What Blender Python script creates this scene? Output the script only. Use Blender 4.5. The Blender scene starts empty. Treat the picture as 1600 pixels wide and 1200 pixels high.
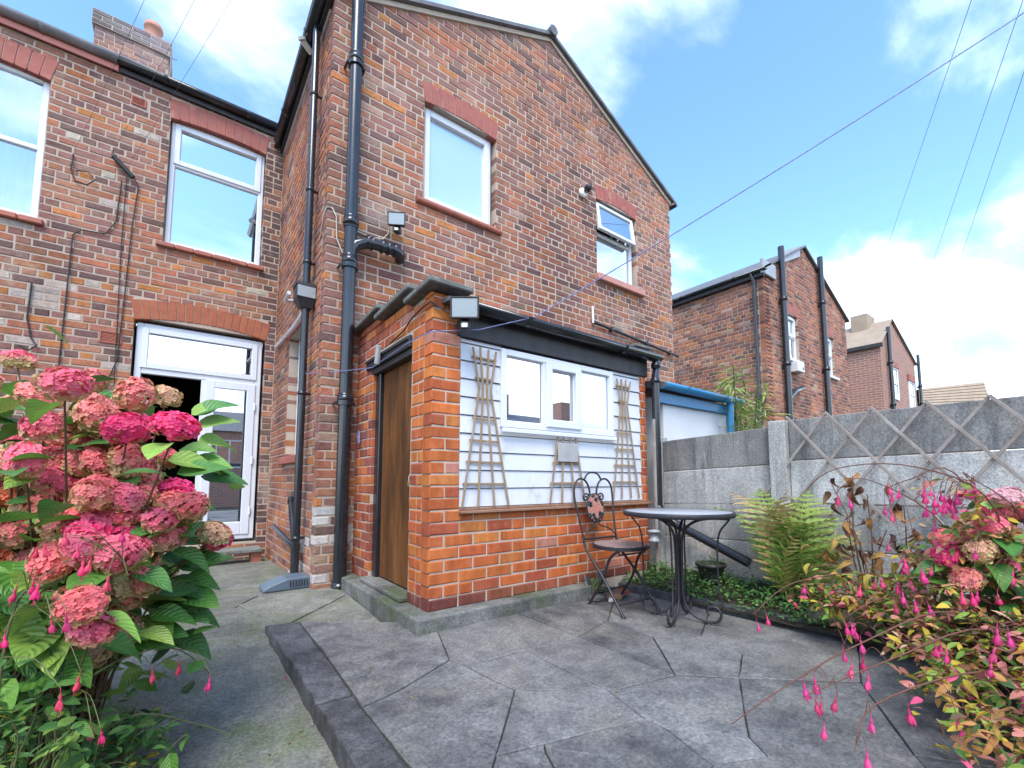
import bpy, math, random
import numpy as np
from math import sin, cos, pi, radians, sqrt, atan2
from mathutils import Vector, Matrix

random.seed(7); rng = np.random.default_rng(11)
scene = bpy.context.scene
COL = scene.collection
# ------------------------------------------------------------------ camera
CAM = Vector((0, 0, 0.945))
cd = bpy.data.cameras.new('camera'); cam = bpy.data.objects.new('camera', cd); COL.objects.link(cam)
cd.sensor_width = 36; cd.lens = 694/1600*36; cd.shift_y = 90/1600; cd.clip_end = 2000; cd.clip_start = .05
cam.location = CAM; cam.rotation_euler = (pi/2+math.atan2(60, 694), 0, -radians(36.85))
scene.camera = cam
# ------------------------------------------------------------------ light
SUN_AZ = radians(218); SUN_EL = radians(56)
world = bpy.data.worlds.new('World'); scene.world = world; world.use_nodes = True
wn = world.node_tree; wn.nodes.clear(); wl_ = wn.links
def wnode(t, **k):
    n = wn.nodes.new(t)
    for a, b in k.items(): setattr(n, a, b)
    return n
sky = wnode('ShaderNodeTexSky', sky_type='NISHITA', sun_disc=False, sun_elevation=SUN_EL, sun_rotation=SUN_AZ, altitude=50, air_density=1.0, dust_density=.25, ozone_density=1.1)
tc = wnode('ShaderNodeTexCoord'); sep = wnode('ShaderNodeSeparateXYZ'); wl_.new(tc.outputs['Generated'], sep.inputs[0])
def wmath(op, a, b=None, clamp=False):
    n = wnode('ShaderNodeMath', operation=op, use_clamp=clamp)
    for i, x in enumerate((a, b)):
        if x is None: continue
        if isinstance(x, (int, float)): n.inputs[i].default_value = x
        else: wl_.new(x, n.inputs[i])
    return n.outputs[0]
zz = wmath('ADD', wmath('MAXIMUM', sep.outputs[2], 0.0), 0.22)
comb = wnode('ShaderNodeCombineXYZ')
wl_.new(wmath('DIVIDE', sep.outputs[0], zz), comb.inputs[0]); wl_.new(wmath('DIVIDE', sep.outputs[1], zz), comb.inputs[1])
cmap = wnode('ShaderNodeMapping'); wl_.new(comb.outputs[0], cmap.inputs[0])
cmap.inputs['Location'].default_value = (3.3, 1.2, 0); cmap.inputs['Scale'].default_value = (1.0, 1.7, 1); cmap.inputs['Rotation'].default_value = (0, 0, .5)
cn = wnode('ShaderNodeTexNoise'); cn.inputs['Scale'].default_value = 1.05; cn.inputs['Detail'].default_value = 9; cn.inputs['Roughness'].default_value = .56; cn.inputs['Distortion'].default_value = .25
wl_.new(cmap.outputs[0], cn.inputs['Vector'])
low = wmath('SUBTRACT', 1.0, wmath('MULTIPLY', wmath('MAXIMUM', sep.outputs[2], 0.0), 2.0), clamp=True)
dens = wmath('ADD', cn.outputs[0], wmath('MULTIPLY', wmath('POWER', low, 1.3), .27))
mr = wnode('ShaderNodeMapRange', interpolation_type='SMOOTHSTEP'); mr.inputs[1].default_value = .475; mr.inputs[2].default_value = .78
wl_.new(dens, mr.inputs[0])
mixc = wnode('ShaderNodeMixRGB'); wl_.new(wmath('MULTIPLY', mr.outputs[0], .93), mixc.inputs[0]); tint = wnode('ShaderNodeMixRGB', blend_type='MULTIPLY'); tint.inputs[0].default_value = 1; tint.inputs[2].default_value = (.76, .95, 1.06, 1); wl_.new(sky.outputs[0], tint.inputs[1]); wl_.new(tint.outputs[0], mixc.inputs[1]); mixc.inputs[2].default_value = (7.6, 7.9, 8.4, 1)
bg = wnode('ShaderNodeBackground'); bg.inputs[1].default_value = .15; wl_.new(mixc.outputs[0], bg.inputs[0])
wo = wnode('ShaderNodeOutputWorld'); wl_.new(bg.outputs[0], wo.inputs[0])
sd = bpy.data.lights.new('sun', 'SUN'); sd.energy = 1.5; sd.angle = radians(28); sd.color = (1, .93, .82)
so = bpy.data.objects.new('sun', sd); COL.objects.link(so)
sdir = Vector((sin(SUN_AZ)*cos(SUN_EL), cos(SUN_AZ)*cos(SUN_EL), sin(SUN_EL)))
so.rotation_euler = sdir.to_track_quat('Z', 'Y').to_euler(); so.location = (0, -5, 12)
scene.view_settings.view_transform = 'Standard'; scene.view_settings.look = 'None'; scene.view_settings.gamma = 1; scene.view_settings.use_curve_mapping = False
scene.view_settings.exposure = 1.6

# ------------------------------------------------------------------ materials
MATS = {}
class NT:
    def __init__(s, name):
        s.m = bpy.data.materials.new(name); s.m.use_nodes = True; s.t = s.m.node_tree
        s.b = s.t.nodes['Principled BSDF']; s.o = s.t.nodes['Material Output']; MATS[name] = s.m
    def n(s, t, **k):
        x = s.t.nodes.new(t)
        for a, b in k.items(): setattr(x, a, b)
        return x
    def L(s, a, b): s.t.links.new(a, b)
    def pos(s, scale=(1, 1, 1)):
        g = s.n('ShaderNodeNewGeometry'); m = s.n('ShaderNodeMapping'); m.inputs['Scale'].default_value = scale
        s.L(g.outputs['Position'], m.inputs[0]); return m.outputs[0]
    def noise(s, scale, detail=4, rough=.55, vec=None, dist=0):
        x = s.n('ShaderNodeTexNoise'); x.inputs['Scale'].default_value = scale; x.inputs['Detail'].default_value = detail; x.inputs['Roughness'].default_value = rough; x.inputs['Distortion'].default_value = dist
        s.L(vec if vec is not None else s.pos(), x.inputs['Vector']); return x.outputs[0]
    def rng(s, v, a, b, c=0, d=1):
        x = s.n('ShaderNodeMapRange'); x.inputs[1].default_value = a; x.inputs[2].default_value = b; x.inputs[3].default_value = c; x.inputs[4].default_value = d
        s.L(v, x.inputs[0]); return x.outputs[0]
    def val(s, x, sock):
        if hasattr(x, 'is_output'): s.L(x, sock)
        elif isinstance(x, (int, float)): sock.default_value = x
        else: sock.default_value = tuple(x) + (1,)*(4-len(x))
    def mix(s, f, a, b, mode='MIX'):
        x = s.n('ShaderNodeMixRGB', blend_type=mode)
        s.val(f, x.inputs[0]); s.val(a, x.inputs[1]); s.val(b, x.inputs[2]); return x.outputs[0]
    def math(s, op, a, b=0.0):
        x = s.n('ShaderNodeMath', operation=op); s.val(a, x.inputs[0]); s.val(b, x.inputs[1]); return x.outputs[0]
    def bump(s, h, strength=.3, dist=.01):
        x = s.n('ShaderNodeBump'); x.inputs['Strength'].default_value = strength; x.inputs['Distance'].default_value = dist
        s.L(h, x.inputs['Height']); s.L(x.outputs[0], s.b.inputs['Normal']); return x
    def set(s, **k):
        for a, v in k.items(): s.val(v, s.b.inputs[a.replace('_', ' ')])
        return s.m

def pmat(name, c1, c2, scale=6, rough=.6, bump=.2, bscale=60, dist=.004, metallic=0, fine=.25, c3=None, s3=1.2, t3=(.55, .7), stretch=(1, 1, 1), spec=.4):
    t = NT(name); p = t.pos(stretch)
    c = t.mix(t.rng(t.noise(scale, 6, .6, p), .3, .7), c1, c2)
    if c3 is not None: c = t.mix(t.rng(t.noise(s3, 7, .65, p), t3[0], t3[1]), c, c3)
    fn = t.noise(bscale, 4, .7, p)
    c = t.mix(fine, c, t.mix(1, c, t.mix(fn, (.25, .25, .25), (1.5, 1.5, 1.5)), 'MULTIPLY'))
    t.set(Base_Color=c, Roughness=rough, Metallic=metallic); t.b.inputs['Specular IOR Level'].default_value = spec
    if bump: t.bump(fn, bump, dist)
    return t.m

def brickmat(name, src):
    t = NT(name)
    if src == 'obj': base = t.n('ShaderNodeObjectInfo').outputs['Color']
    else: base = t.n('ShaderNodeAttribute', attribute_name='Col').outputs['Color']
    p = t.pos((1, 1, 2.2)); f = t.noise(38, 6, .7, p, .6); g = t.noise(150, 3, .6)
    c = t.mix(t.rng(f, .38, .72), t.mix(1, base, (1.22, 1.15, 1.08), 'MULTIPLY'), t.mix(1, base, (.58, .58, .62), 'MULTIPLY'))
    c = t.mix(t.rng(t.noise(14, 5, .75), .60, .72, 0, .40), c, (.46, .35, .28))       # lime bloom smeared from the joints
    c = t.mix(t.rng(g, .62, .72, 0, .6), c, (.05, .04, .04))
    c = t.mix(t.rng(t.noise(.55, 6, .7, t.pos((1.6, 1.6, .7))), .44, .62, 0, .8), c, t.mix(1, c, (.50, .46, .49), 'MULTIPLY'))
    c = t.mix(t.rng(t.noise(1.3, 7, .72), .58, .70, 0, .38), c, (.50, .41, .34))
    t.set(Base_Color=c, Roughness=.82); t.b.inputs['Specular IOR Level'].default_value = .25
    t.bump(t.mix(.5, f, g), .55, .006); return t.m
brickmat('brick_obj', 'obj'); brickmat('brick_attr', 'attr')
def smoothbrick(name, src):
    t = NT(name)
    base = t.n('ShaderNodeObjectInfo').outputs['Color'] if src == 'obj' else t.n('ShaderNodeAttribute', attribute_name='Col').outputs['Color']
    f = t.noise(16, 5, .65, t.pos((1, 1, .35))); g = t.noise(120, 3, .6)
    c = t.mix(t.rng(f, .35, .7), base, t.mix(1, base, (.68, .60, .56), 'MULTIPLY'))
    c = t.mix(t.rng(t.noise(7, 6, .7), .6, .78, 0, .45), c, (.42, .30, .24))
    c = t.mix(t.rng(g, .62, .72, 0, .6), c, (.10, .05, .03))
    c = t.mix(t.rng(t.noise(1.8, 7, .75, t.pos((2, 2, .6))), .50, .68, 0, .45), c, t.mix(1, c, (.50, .44, .44), 'MULTIPLY'))
    c = t.mix(t.rng(t.noise(26, 5, .75), .60, .70, 0, .5), c, (.50, .27, .17))
    t.set(Base_Color=c, Roughness=.72); t.b.inputs['Specular IOR Level'].default_value = .25
    t.bump(t.mix(.5, f, g), .5, .004); return t.m
smoothbrick('smooth_obj', 'obj'); smoothbrick('smooth_attr', 'attr')
pmat('mortar', (.46, .37, .30), (.39, .31, .25), 5, .9, .6, 90, .006, c3=(.27, .22, .185), s3=.9, t3=(.58, .8))
pmat('mortar_pale', (.42, .34, .27), (.52, .43, .35), 9, .9, .5, 90, .005)
pmat('arch_red', (.36, .105, .075), (.27, .085, .07), 9, .7, .35, 120, .004, c3=(.42, .19, .14), s3=5)
pmat('arch_orange', (.40, .12, .05), (.28, .08, .045), 14, .7, .35, 120, .004)
pmat('terracotta', (.40, .125, .075), (.30, .10, .07), 10, .55, .3, 80, .003, c3=(.45, .28, .22), s3=6, t3=(.6, .75))
pmat('salmon_paint', (.52, .24, .19), (.44, .19, .15), 8, .6, .3, 60, .004, c3=(.25, .12, .10), s3=14, t3=(.62, .7))
pmat('pink_fascia', (.58, .22, .18), (.50, .19, .16), 4, .5, .1, 40)
pmat('upvc', (.66, .68, .72), (.62, .64, .68), 3, .28, .02, 30, fine=.06, spec=.5)
pmat('white_board', (.66, .67, .70), (.59, .61, .65), 3, .42, .12, 45, .002, fine=.08, c3=(.40, .37, .31), s3=5, t3=(.60, .78), stretch=(1.6, 1.6, 1))
pmat('white_wall', (.66, .67, .68), (.58, .59, .60), 2.5, .7, .3, 60, .004, fine=.1)
pmat('black_gloss', (.012, .014, .018), (.02, .022, .028), 6, .22, .06, 40, .002, spec=.6)
pmat('black_matt', (.022, .021, .024), (.045, .042, .045), 9, .5, .25, 50, .003, c3=(.10, .095, .10), s3=7, t3=(.6, .8), stretch=(1, 1, .3))
pmat('gutter_grey', (.16, .155, .16), (.26, .25, .25), 5, .55, .2, 60)
pmat('iron', (.028, .027, .032), (.05, .045, .05), 22, .42, .3, 160, .002, metallic=.3, c3=(.10, .05, .035), s3=30, t3=(.66, .76))
pmat('slate', (.09, .09, .10), (.15, .15, .16), 7, .6, .4, 70, .004, c3=(.22, .23, .19), s3=6)
pmat('coping', (.10, .10, .095), (.17, .165, .15), 8, .8, .6, 60, .006, c3=(.28, .27, .22), s3=9)
pmat('grey_wood', (.36, .25, .15), (.25, .175, .11), 16, .8, .5, 70, .003, c3=(.42, .37, .30), s3=8, stretch=(2.5, 2.5, .4))
pmat('lattice_wood', (.34, .31, .28), (.22, .17, .14), 6, .8, .5, 70, .003, c3=(.42, .40, .38), s3=5)
pmat('brown_board', (.24, .125, .075), (.33, .19, .12), 12, .6, .4, 50, .003, c3=(.45, .38, .32), s3=8, t3=(.62, .75))
pmat('board_grey', (.40, .40, .39), (.32, .32, .31), 9, .8, .4, 70, .003)
pmat('cable_black', (.018, .018, .02), (.03, .03, .03), 6, .5, 0)
pmat('cable_cream', (.55, .50, .42), (.45, .41, .35), 12, .5, .1)
pmat('line_blue', (.10, .13, .35), (.25, .27, .42), 40, .5, 0)
pmat('line_dark', (.06, .06, .09), (.10, .10, .15), 40, .5, 0)
pmat('plastic_grey', (.085, .12, .16), (.12, .155, .195), 5, .45, .1, 60)
pmat('hopper_grey', (.26, .27, .29), (.34, .35, .37), 4, .4, .1, 50)
pmat('blue_paint', (.035, .20, .40), (.05, .25, .46), 3, .4, .1, 40)
pmat('steel', (.5, .5, .5), (.35, .35, .34), 20, .35, .1, 80, metallic=.8)
pmat('brass', (.5, .36, .14), (.4, .28, .12), 20, .35, .1, 80, metallic=.8)
pmat('lamp_white', (.78, .78, .76), (.7, .7, .68), 8, .35, 0)
pmat('soil', (.030, .022, .016), (.06, .045, .03), 12, .95, 1, 60, .02)
pmat('turf', (.05, .06, .03), (.08, .075, .05), 1.2, .95, .8, 30, .02)
pmat('terracotta_pot', (.42, .20, .14), (.5, .26, .19), 6, .7, .2, 60)
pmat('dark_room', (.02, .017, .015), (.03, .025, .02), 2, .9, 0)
pmat('room_wood', (.30, .19, .10), (.22, .13, .07), 6, .5, .1, 40)
pmat('roof_tile', (.36, .28, .20), (.28, .21, .155), 3, .8, .4, 30, .01)
pmat('curtain', (.80, .83, .88), (.66, .70, .78), 4, .9, .05, 40, fine=.05, stretch=(3, 3, .3))
pmat('stem_brown', (.10, .055, .03), (.16, .09, .05), 30, .7, .3, 120, .002)
pmat('stem_red', (.16, .05, .035), (.11, .05, .03), 30, .6, .3, 120, .002)
pmat('stem_green', (.14, .16, .05), (.10, .09, .035), 30, .6, .3, 120, .002)
pmat('log', (.06, .075, .05), (.10, .11, .075), 10, .9, .8, 60, .01, c3=(.05, .09, .035), s3=8)
pmat('tile_black', (.02, .02, .022), (.03, .03, .03), 9, .3, 0)
pmat('tile_red', (.50, .20, .15), (.40, .15, .11), 60, .35, .1)
pmat('tile_white', (.70, .68, .63), (.6, .58, .53), 60, .45, .1)
pmat('table_mosaic', (.40, .41, .43), (.26, .27, .30), 45, .35, .3, 130, .002, c3=(.55, .44, .36), s3=16, t3=(.6, .66))
pmat('seat_mosaic', (.33, .20, .18), (.22, .17, .17), 45, .4, .3, 130, .002, c3=(.5, .45, .42), s3=40, t3=(.58, .62))

# concrete surfaces
def concretemat(name, c1, c2, dark, moss=None, mossamt=.6, bs=70, rough=.85, streak=None):
    t = NT(name); p = t.pos()
    big = t.noise(1.7, 9, .72); mid = t.noise(9, 8, .78); fine = t.noise(bs, 6, .8); spk = t.noise(260, 2, .6)
    c = t.mix(t.rng(mid, .36, .64), c1, c2)
    c = t.mix(t.rng(big, .44, .62, 0, .85), c, dark)
    if streak is not None:
        c = t.mix(t.rng(t.noise(5, 6, .65, t.pos((3.2, 3.2, .3))), .48, .66, 0, .75), c, streak)
    ob = t.rng(t.n('ShaderNodeObjectInfo').outputs['Random'], 0, 1, .78, 1.18); cbv = t.n('ShaderNodeCombineXYZ')
    for q in range(3): t.L(ob, cbv.inputs[q])
    c = t.mix(1, c, cbv.outputs[0], 'MULTIPLY')
    if moss is not None: c = t.mix(t.rng(t.noise(2.6, 8, .7), .5, .66, 0, mossamt), c, moss)
    c = t.mix(.75, c, t.mix(1, c, t.mix(t.rng(fine, .36, .64), (.40, .40, .40), (1.5, 1.5, 1.5)), 'MULTIPLY'))
    c = t.mix(t.rng(spk, .66, .74, 0, .5), c, (.42, .42, .40))
    t.set(Base_Color=c, Roughness=rough); t.b.inputs['Specular IOR Level'].default_value = .35
    h = t.mix(.4, t.mix(.5, mid, fine), spk); t.bump(h, .9, .010); return t.m
concretemat('path_concrete', (.165, .167, .142), (.26, .26, .225), (.10, .104, .09), (.125, .155, .07), .8)
concretemat('flagstone', (.115, .115, .115), (.235, .230, .220), (.055, .056, .059), (.25, .237, .20), .6, 60, .55)
concretemat('flagstone_pale', (.125, .122, .118), (.22, .212, .20), (.07, .07, .07), (.21, .20, .155), .6, 60, .62)
concretemat('joint_fill', (.035, .034, .03), (.06, .056, .05), (.02, .02, .018), (.05, .065, .03), .6)
concretemat('kerb_stone', (.055, .055, .06), (.13, .13, .135), (.020, .020, .023), (.045, .055, .03), .3)
concretemat('apron', (.16, .16, .15), (.24, .24, .22), (.07, .07, .065), (.06, .10, .025), .85)
concretemat('fence_concrete', (.45, .44, .415), (.56, .545, .515), (.32, .315, .30), None, 0, 80, .9, (.27, .262, .25))
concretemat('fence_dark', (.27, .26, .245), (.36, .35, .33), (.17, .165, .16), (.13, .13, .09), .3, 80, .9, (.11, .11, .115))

def woodmat(name):
    t = NT(name); p = t.pos((9, 9, .55))
    g = t.noise(7, 7, .7, p, 1.2); b = t.noise(1.3, 4, .6, t.pos((6, 6, .5)))
    c = t.mix(t.rng(g, .3, .7), (.095, .034, .010), (.18, .068, .018))
    c = t.mix(t.rng(b, .45, .7, 0, .7), c, (.24, .11, .036))
    c = t.mix(t.rng(t.noise(30, 4, .7, p), .58, .72, 0, .8), c, (.035, .015, .007))
    c = t.mix(t.rng(t.noise(2.3, 6, .65, t.pos((3, 3, .8))), .42, .6, 0, .8), c, (.055, .024, .009))
    t.set(Base_Color=c, Roughness=.6); t.b.inputs['Specular IOR Level'].default_value = .2; t.bump(g, .3, .004); return t.m
woodmat('door_wood')

def glassmat(name, refl, body, trans=0.0, rough=.01):
    t = NT(name)
    gl = t.n('ShaderNodeBsdfGlossy'); gl.inputs['Roughness'].default_value = rough; gl.inputs[0].default_value = (.96, .98, 1, 1)
    df = t.n('ShaderNodeBsdfDiffuse'); df.inputs[0].default_value = (*body, 1)
    lw = t.n('ShaderNodeLayerWeight'); lw.inputs[0].default_value = .35
    x = t.n('ShaderNodeMixShader')
    inner = df.outputs[0]
    if trans:
        tr = t.n('ShaderNodeBsdfTransparent'); y = t.n('ShaderNodeMixShader'); y.inputs[0].default_value = trans
        t.L(df.outputs[0], y.inputs[1]); t.L(tr.outputs[0], y.inputs[2]); inner = y.outputs[0]
    t.L(t.rng(lw.outputs[0], 0, 1, refl, 1), x.inputs[0]); t.L(inner, x.inputs[1]); t.L(gl.outputs[0], x.inputs[2])
    t.L(x.outputs[0], t.o.inputs[0]); return t.m
glassmat('glass', .62, (.03, .04, .05))
glassmat('glass_frosted', .45, (.36, .46, .56), 0, .16)
glassmat('glass_clear', .30, (.02, .02, .02), .95)
glassmat('glass_lamp', .10, (.20, .23, .22), 0, .3)

def leafmat(name, src, transl=.22, rough=.45, veins=True):
    t = NT(name)
    base = t.n('ShaderNodeObjectInfo').outputs['Color'] if src == 'obj' else t.n('ShaderNodeAttribute', attribute_name='Col').outputs['Color']
    c = t.mix(t.rng(t.noise(22, 4, .6), .35, .7, 0, .7), base, t.mix(1, base, (.58, .66, .6), 'MULTIPLY'))
    if veins:
        a = t.n('ShaderNodeAttribute', attribute_name='lf'); sp = t.n('ShaderNodeSeparateXYZ'); t.L(a.outputs['Vector'], sp.inputs[0])
        au = t.math('ABSOLUTE', sp.outputs[0]); w = t.math('SUBTRACT', t.math('MULTIPLY', sp.outputs[1], 8.0), t.math('MULTIPLY', au, 2.4))
        s = t.math('ABSOLUTE', t.math('SUBTRACT', t.math('FRACT', w), .5))
        vein = t.math('MAXIMUM', t.rng(s, .06, 0, 0, 1), t.rng(au, .07, .02, 0, 1))
        c = t.mix(t.math('MULTIPLY', vein, .42), c, t.mix(1, c, (1.7, 1.6, 1.35), 'MULTIPLY'))
        t.bump(t.rng(s, 0, .5), .5, .006)
    t.set(Base_Color=c, Roughness=rough)
    tr = t.n('ShaderNodeBsdfTranslucent'); t.L(c, tr.inputs[0]); x = t.n('ShaderNodeMixShader'); x.inputs[0].default_value = transl
    t.L(t.b.outputs[0], x.inputs[1]); t.L(tr.outputs[0], x.inputs[2]); t.L(x.outputs[0], t.o.inputs[0]); return t.m
leafmat('leaf_obj', 'obj'); leafmat('leaf_attr', 'attr'); leafmat('plain_leaf', 'attr', .2, .55, False); leafmat('flower_obj', 'obj', .3, .5, False)
def petalmat():
    t = NT('petal'); oi = t.n('ShaderNodeObjectInfo'); a = t.n('ShaderNodeAttribute', attribute_name='Col'); sp = t.n('ShaderNodeSeparateColor'); t.L(a.outputs['Color'], sp.inputs[0])
    f = t.math('ADD', sp.outputs[0], t.math('SUBTRACT', oi.outputs['Alpha'], .5))
    tan = t.mix(sp.outputs[1], (.62, .50, .19), (.70, .36, .22)); tan = t.mix(t.rng(sp.outputs[2], .6, 1, 0, .8), tan, (.40, .46, .14))
    c = t.mix(t.rng(f, .38, .72), oi.outputs['Color'], tan)
    c = t.mix(1, c, t.mix(sp.outputs[1], (.72, .72, .72), (1.2, 1.2, 1.2)), 'MULTIPLY')
    c = t.mix(t.rng(t.noise(90, 3, .6), .5, .75, 0, .35), c, (.55, .38, .22))
    t.set(Base_Color=c, Roughness=.55); tr = t.n('ShaderNodeBsdfTranslucent'); t.L(c, tr.inputs[0]); x = t.n('ShaderNodeMixShader'); x.inputs[0].default_value = .28
    t.L(t.b.outputs[0], x.inputs[1]); t.L(tr.outputs[0], x.inputs[2]); t.L(x.outputs[0], t.o.inputs[0])
petalmat()
def farbrick():
    t = NT('far_brick'); b = t.n('ShaderNodeTexBrick'); g = t.n('ShaderNodeNewGeometry'); sp = t.n('ShaderNodeSeparateXYZ'); t.L(g.outputs['Position'], sp.inputs[0])
    cb = t.n('ShaderNodeCombineXYZ'); t.L(t.math('ADD', sp.outputs[0], sp.outputs[1]), cb.inputs[0]); t.L(sp.outputs[2], cb.inputs[1]); t.L(cb.outputs[0], b.inputs['Vector'])
    b.inputs['Scale'].default_value = 1; b.inputs['Brick Width'].default_value = .245; b.inputs['Row Height'].default_value = .0815; b.inputs['Mortar Size'].default_value = .008
    b.inputs['Color1'].default_value = (.34, .135, .09, 1); b.inputs['Color2'].default_value = (.22, .10, .08, 1); b.inputs['Mortar'].default_value = (.45, .37, .3, 1)
    c = t.mix(t.rng(t.noise(2, 5, .6), .35, .7, 0, .5), b.outputs[0], (.30, .16, .12)); t.set(Base_Color=c, Roughness=.85)
farbrick()

# ------------------------------------------------------------------ mesh helpers
WLOC = {}
def link(o): COL.objects.link(o)
def wloc(o): return WLOC[o.name] if o is not None else Vector((0, 0, 0))
def tag(o, label=None, cat=None, group=None, kind=None):
    for k, v in (('label', label), ('category', cat), ('group', group), ('kind', kind)):
        if v: o[k] = v
    return o
def thing(name, label, cat, loc=(0, 0, 0), group=None):
    o = bpy.data.objects.new(name, None); link(o); o.location = loc; o.empty_display_size = .1; WLOC[o.name] = Vector(loc)
    return tag(o, label, cat, group)
def place(name, mesh, parent, loc, rot=(0, 0, 0), scale=None, color=None):
    o = bpy.data.objects.new(name, mesh); link(o); o.parent = parent
    o.location = Vector(loc)-wloc(parent); o.rotation_euler = rot
    if scale is not None: o.scale = scale if hasattr(scale, '__len__') else (scale,)*3
    if color is not None: o.color = color if len(color) == 4 else (*color, 1)
    WLOC[o.name] = Vector(loc); return o

class MB:
    def __init__(s, T=None): s.v = []; s.f = []; s.sm = []; s.T = T
    def add(s, vs, fs, smooth=False):
        o = len(s.v)
        s.v += [tuple(s.T @ Vector(p)) for p in vs] if s.T is not None else [tuple(p) for p in vs]
        s.f += [tuple(i+o for i in f) for f in fs]; s.sm += [smooth]*len(fs); return s
    def box(s, x0, x1, y0, y1, z0, z1, c=0.0):
        if x1 < x0: x0, x1 = x1, x0
        if y1 < y0: y0, y1 = y1, y0
        if z1 < z0: z0, z1 = z1, z0
        if not c:
            vs = [(x, y, z) for z in (z0, z1) for y in (y0, y1) for x in (x0, x1)]
            return s.add(vs, [(0, 2, 3, 1), (4, 5, 7, 6), (0, 1, 5, 4), (2, 6, 7, 3), (0, 4, 6, 2), (1, 3, 7, 5)])
        c = min(c, (x1-x0)*.45, (y1-y0)*.45, (z1-z0)*.45)
        X = (x0, x1); Y = (y0, y1); Z = (z0, z1); vs = []; idx = {}
        for i in (0, 1):
            for j in (0, 1):
                for k in (0, 1):
                    a, b, d = (1-2*i)*c, (1-2*j)*c, (1-2*k)*c
                    for ax in range(3):
                        idx[i, j, k, ax] = len(vs)
                        vs.append((X[i]+(0 if ax == 0 else a), Y[j]+(0 if ax == 1 else b), Z[k]+(0 if ax == 2 else d)))
        fs = []
        for i in (0, 1):
            fs.append([idx[i, 0, 0, 0], idx[i, 1, 0, 0], idx[i, 1, 1, 0], idx[i, 0, 1, 0]])
            fs.append([idx[0, i, 0, 1], idx[1, i, 0, 1], idx[1, i, 1, 1], idx[0, i, 1, 1]])
            fs.append([idx[0, 0, i, 2], idx[1, 0, i, 2], idx[1, 1, i, 2], idx[0, 1, i, 2]])
            for j in (0, 1):
                fs.append([idx[0, i, j, 1], idx[1, i, j, 1], idx[1, i, j, 2], idx[0, i, j, 2]])
                fs.append([idx[i, 0, j, 0], idx[i, 1, j, 0], idx[i, 1, j, 2], idx[i, 0, j, 2]])
                fs.append([idx[i, j, 0, 0], idx[i, j, 1, 0], idx[i, j, 1, 1], idx[i, j, 0, 1]])
                for k in (0, 1): fs.append([idx[i, j, k, 0], idx[i, j, k, 1], idx[i, j, k, 2]])
        cen = Vector(((x0+x1)/2, (y0+y1)/2, (z0+z1)/2)); out = []
        for f in fs:
            P = [Vector(vs[q]) for q in f]; n = (P[1]-P[0]).cross(P[2]-P[0]); m = sum(P, Vector())/len(P)
            out.append(f if n.dot(m-cen) > 0 else f[::-1])
        return s.add(vs, out)
    def tube(s, pts, r, n=8, cap=True):
        P = [Vector(p) for p in pts]; m = len(P)
        R = [r]*m if isinstance(r, (int, float)) else r
        T = [(P[min(i+1, m-1)]-P[max(i-1, 0)]).normalized() for i in range(m)]
        up = Vector((0, 0, 1)) if abs(T[0].z) < .9 else Vector((1, 0, 0))
        a = T[0].cross(up).normalized(); vs = []
        for i in range(m):
            a = (a-T[i]*a.dot(T[i])).normalized(); b = T[i].cross(a)
            vs += [P[i]+(a*cos(2*pi*k/n)+b*sin(2*pi*k/n))*R[i] for k in range(n)]
        fs = [(i*n+k, i*n+(k+1) % n, (i+1)*n+(k+1) % n, (i+1)*n+k) for i in range(m-1) for k in range(n)]
        s.add(vs, fs, True)
        if cap: s.add(vs[:n], [tuple(range(n))[::-1]]); s.add(vs[-n:], [tuple(range(n))])
        return s
    def lathe(s, prof, n=16, c=(0, 0, 0)):
        vs = [(c[0]+r*cos(2*pi*k/n), c[1]+r*sin(2*pi*k/n), c[2]+z) for r, z in prof for k in range(n)]
        fs = [(i*n+k, i*n+(k+1) % n, (i+1)*n+(k+1) % n, (i+1)*n+k) for i in range(len(prof)-1) for k in range(n)]
        return s.add(vs, fs, True)
    def prism(s, poly, z0, z1):
        n = len(poly); vs = [(x, y, z0) for x, y in poly]+[(x, y, z1) for x, y in poly]
        return s.add(vs, [tuple(range(n))[::-1], tuple(range(n, 2*n))]+[(i, (i+1) % n, (i+1) % n+n, i+n) for i in range(n)])
    def mesh(s, name, mat):
        me = bpy.data.meshes.new(name); me.from_pydata(s.v, [], s.f); me.polygons.foreach_set('use_smooth', s.sm)
        if mat: me.materials.append(MATS[mat])
        me.update(); return me
    def build(s, name, mat, parent=None, kind=None, label=None):
        a = np.array(s.v); c = (a.min(0)+a.max(0))/2
        s.v = (a-c).tolist(); o = place(name, s.mesh(name, mat), parent, Vector(c)); return tag(o, label=label, kind=kind)
def frame(O, d):   # wall frame: x along wall, y into the wall, z up
    d = Vector((d[0], d[1], 0)).normalized(); i = Vector((-d.y, d.x, 0))
    return Matrix(((d.x, i.x, 0, O[0]), (d.y, i.y, 0, O[1]), (0, 0, 1, 0), (0, 0, 0, 1)))
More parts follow.
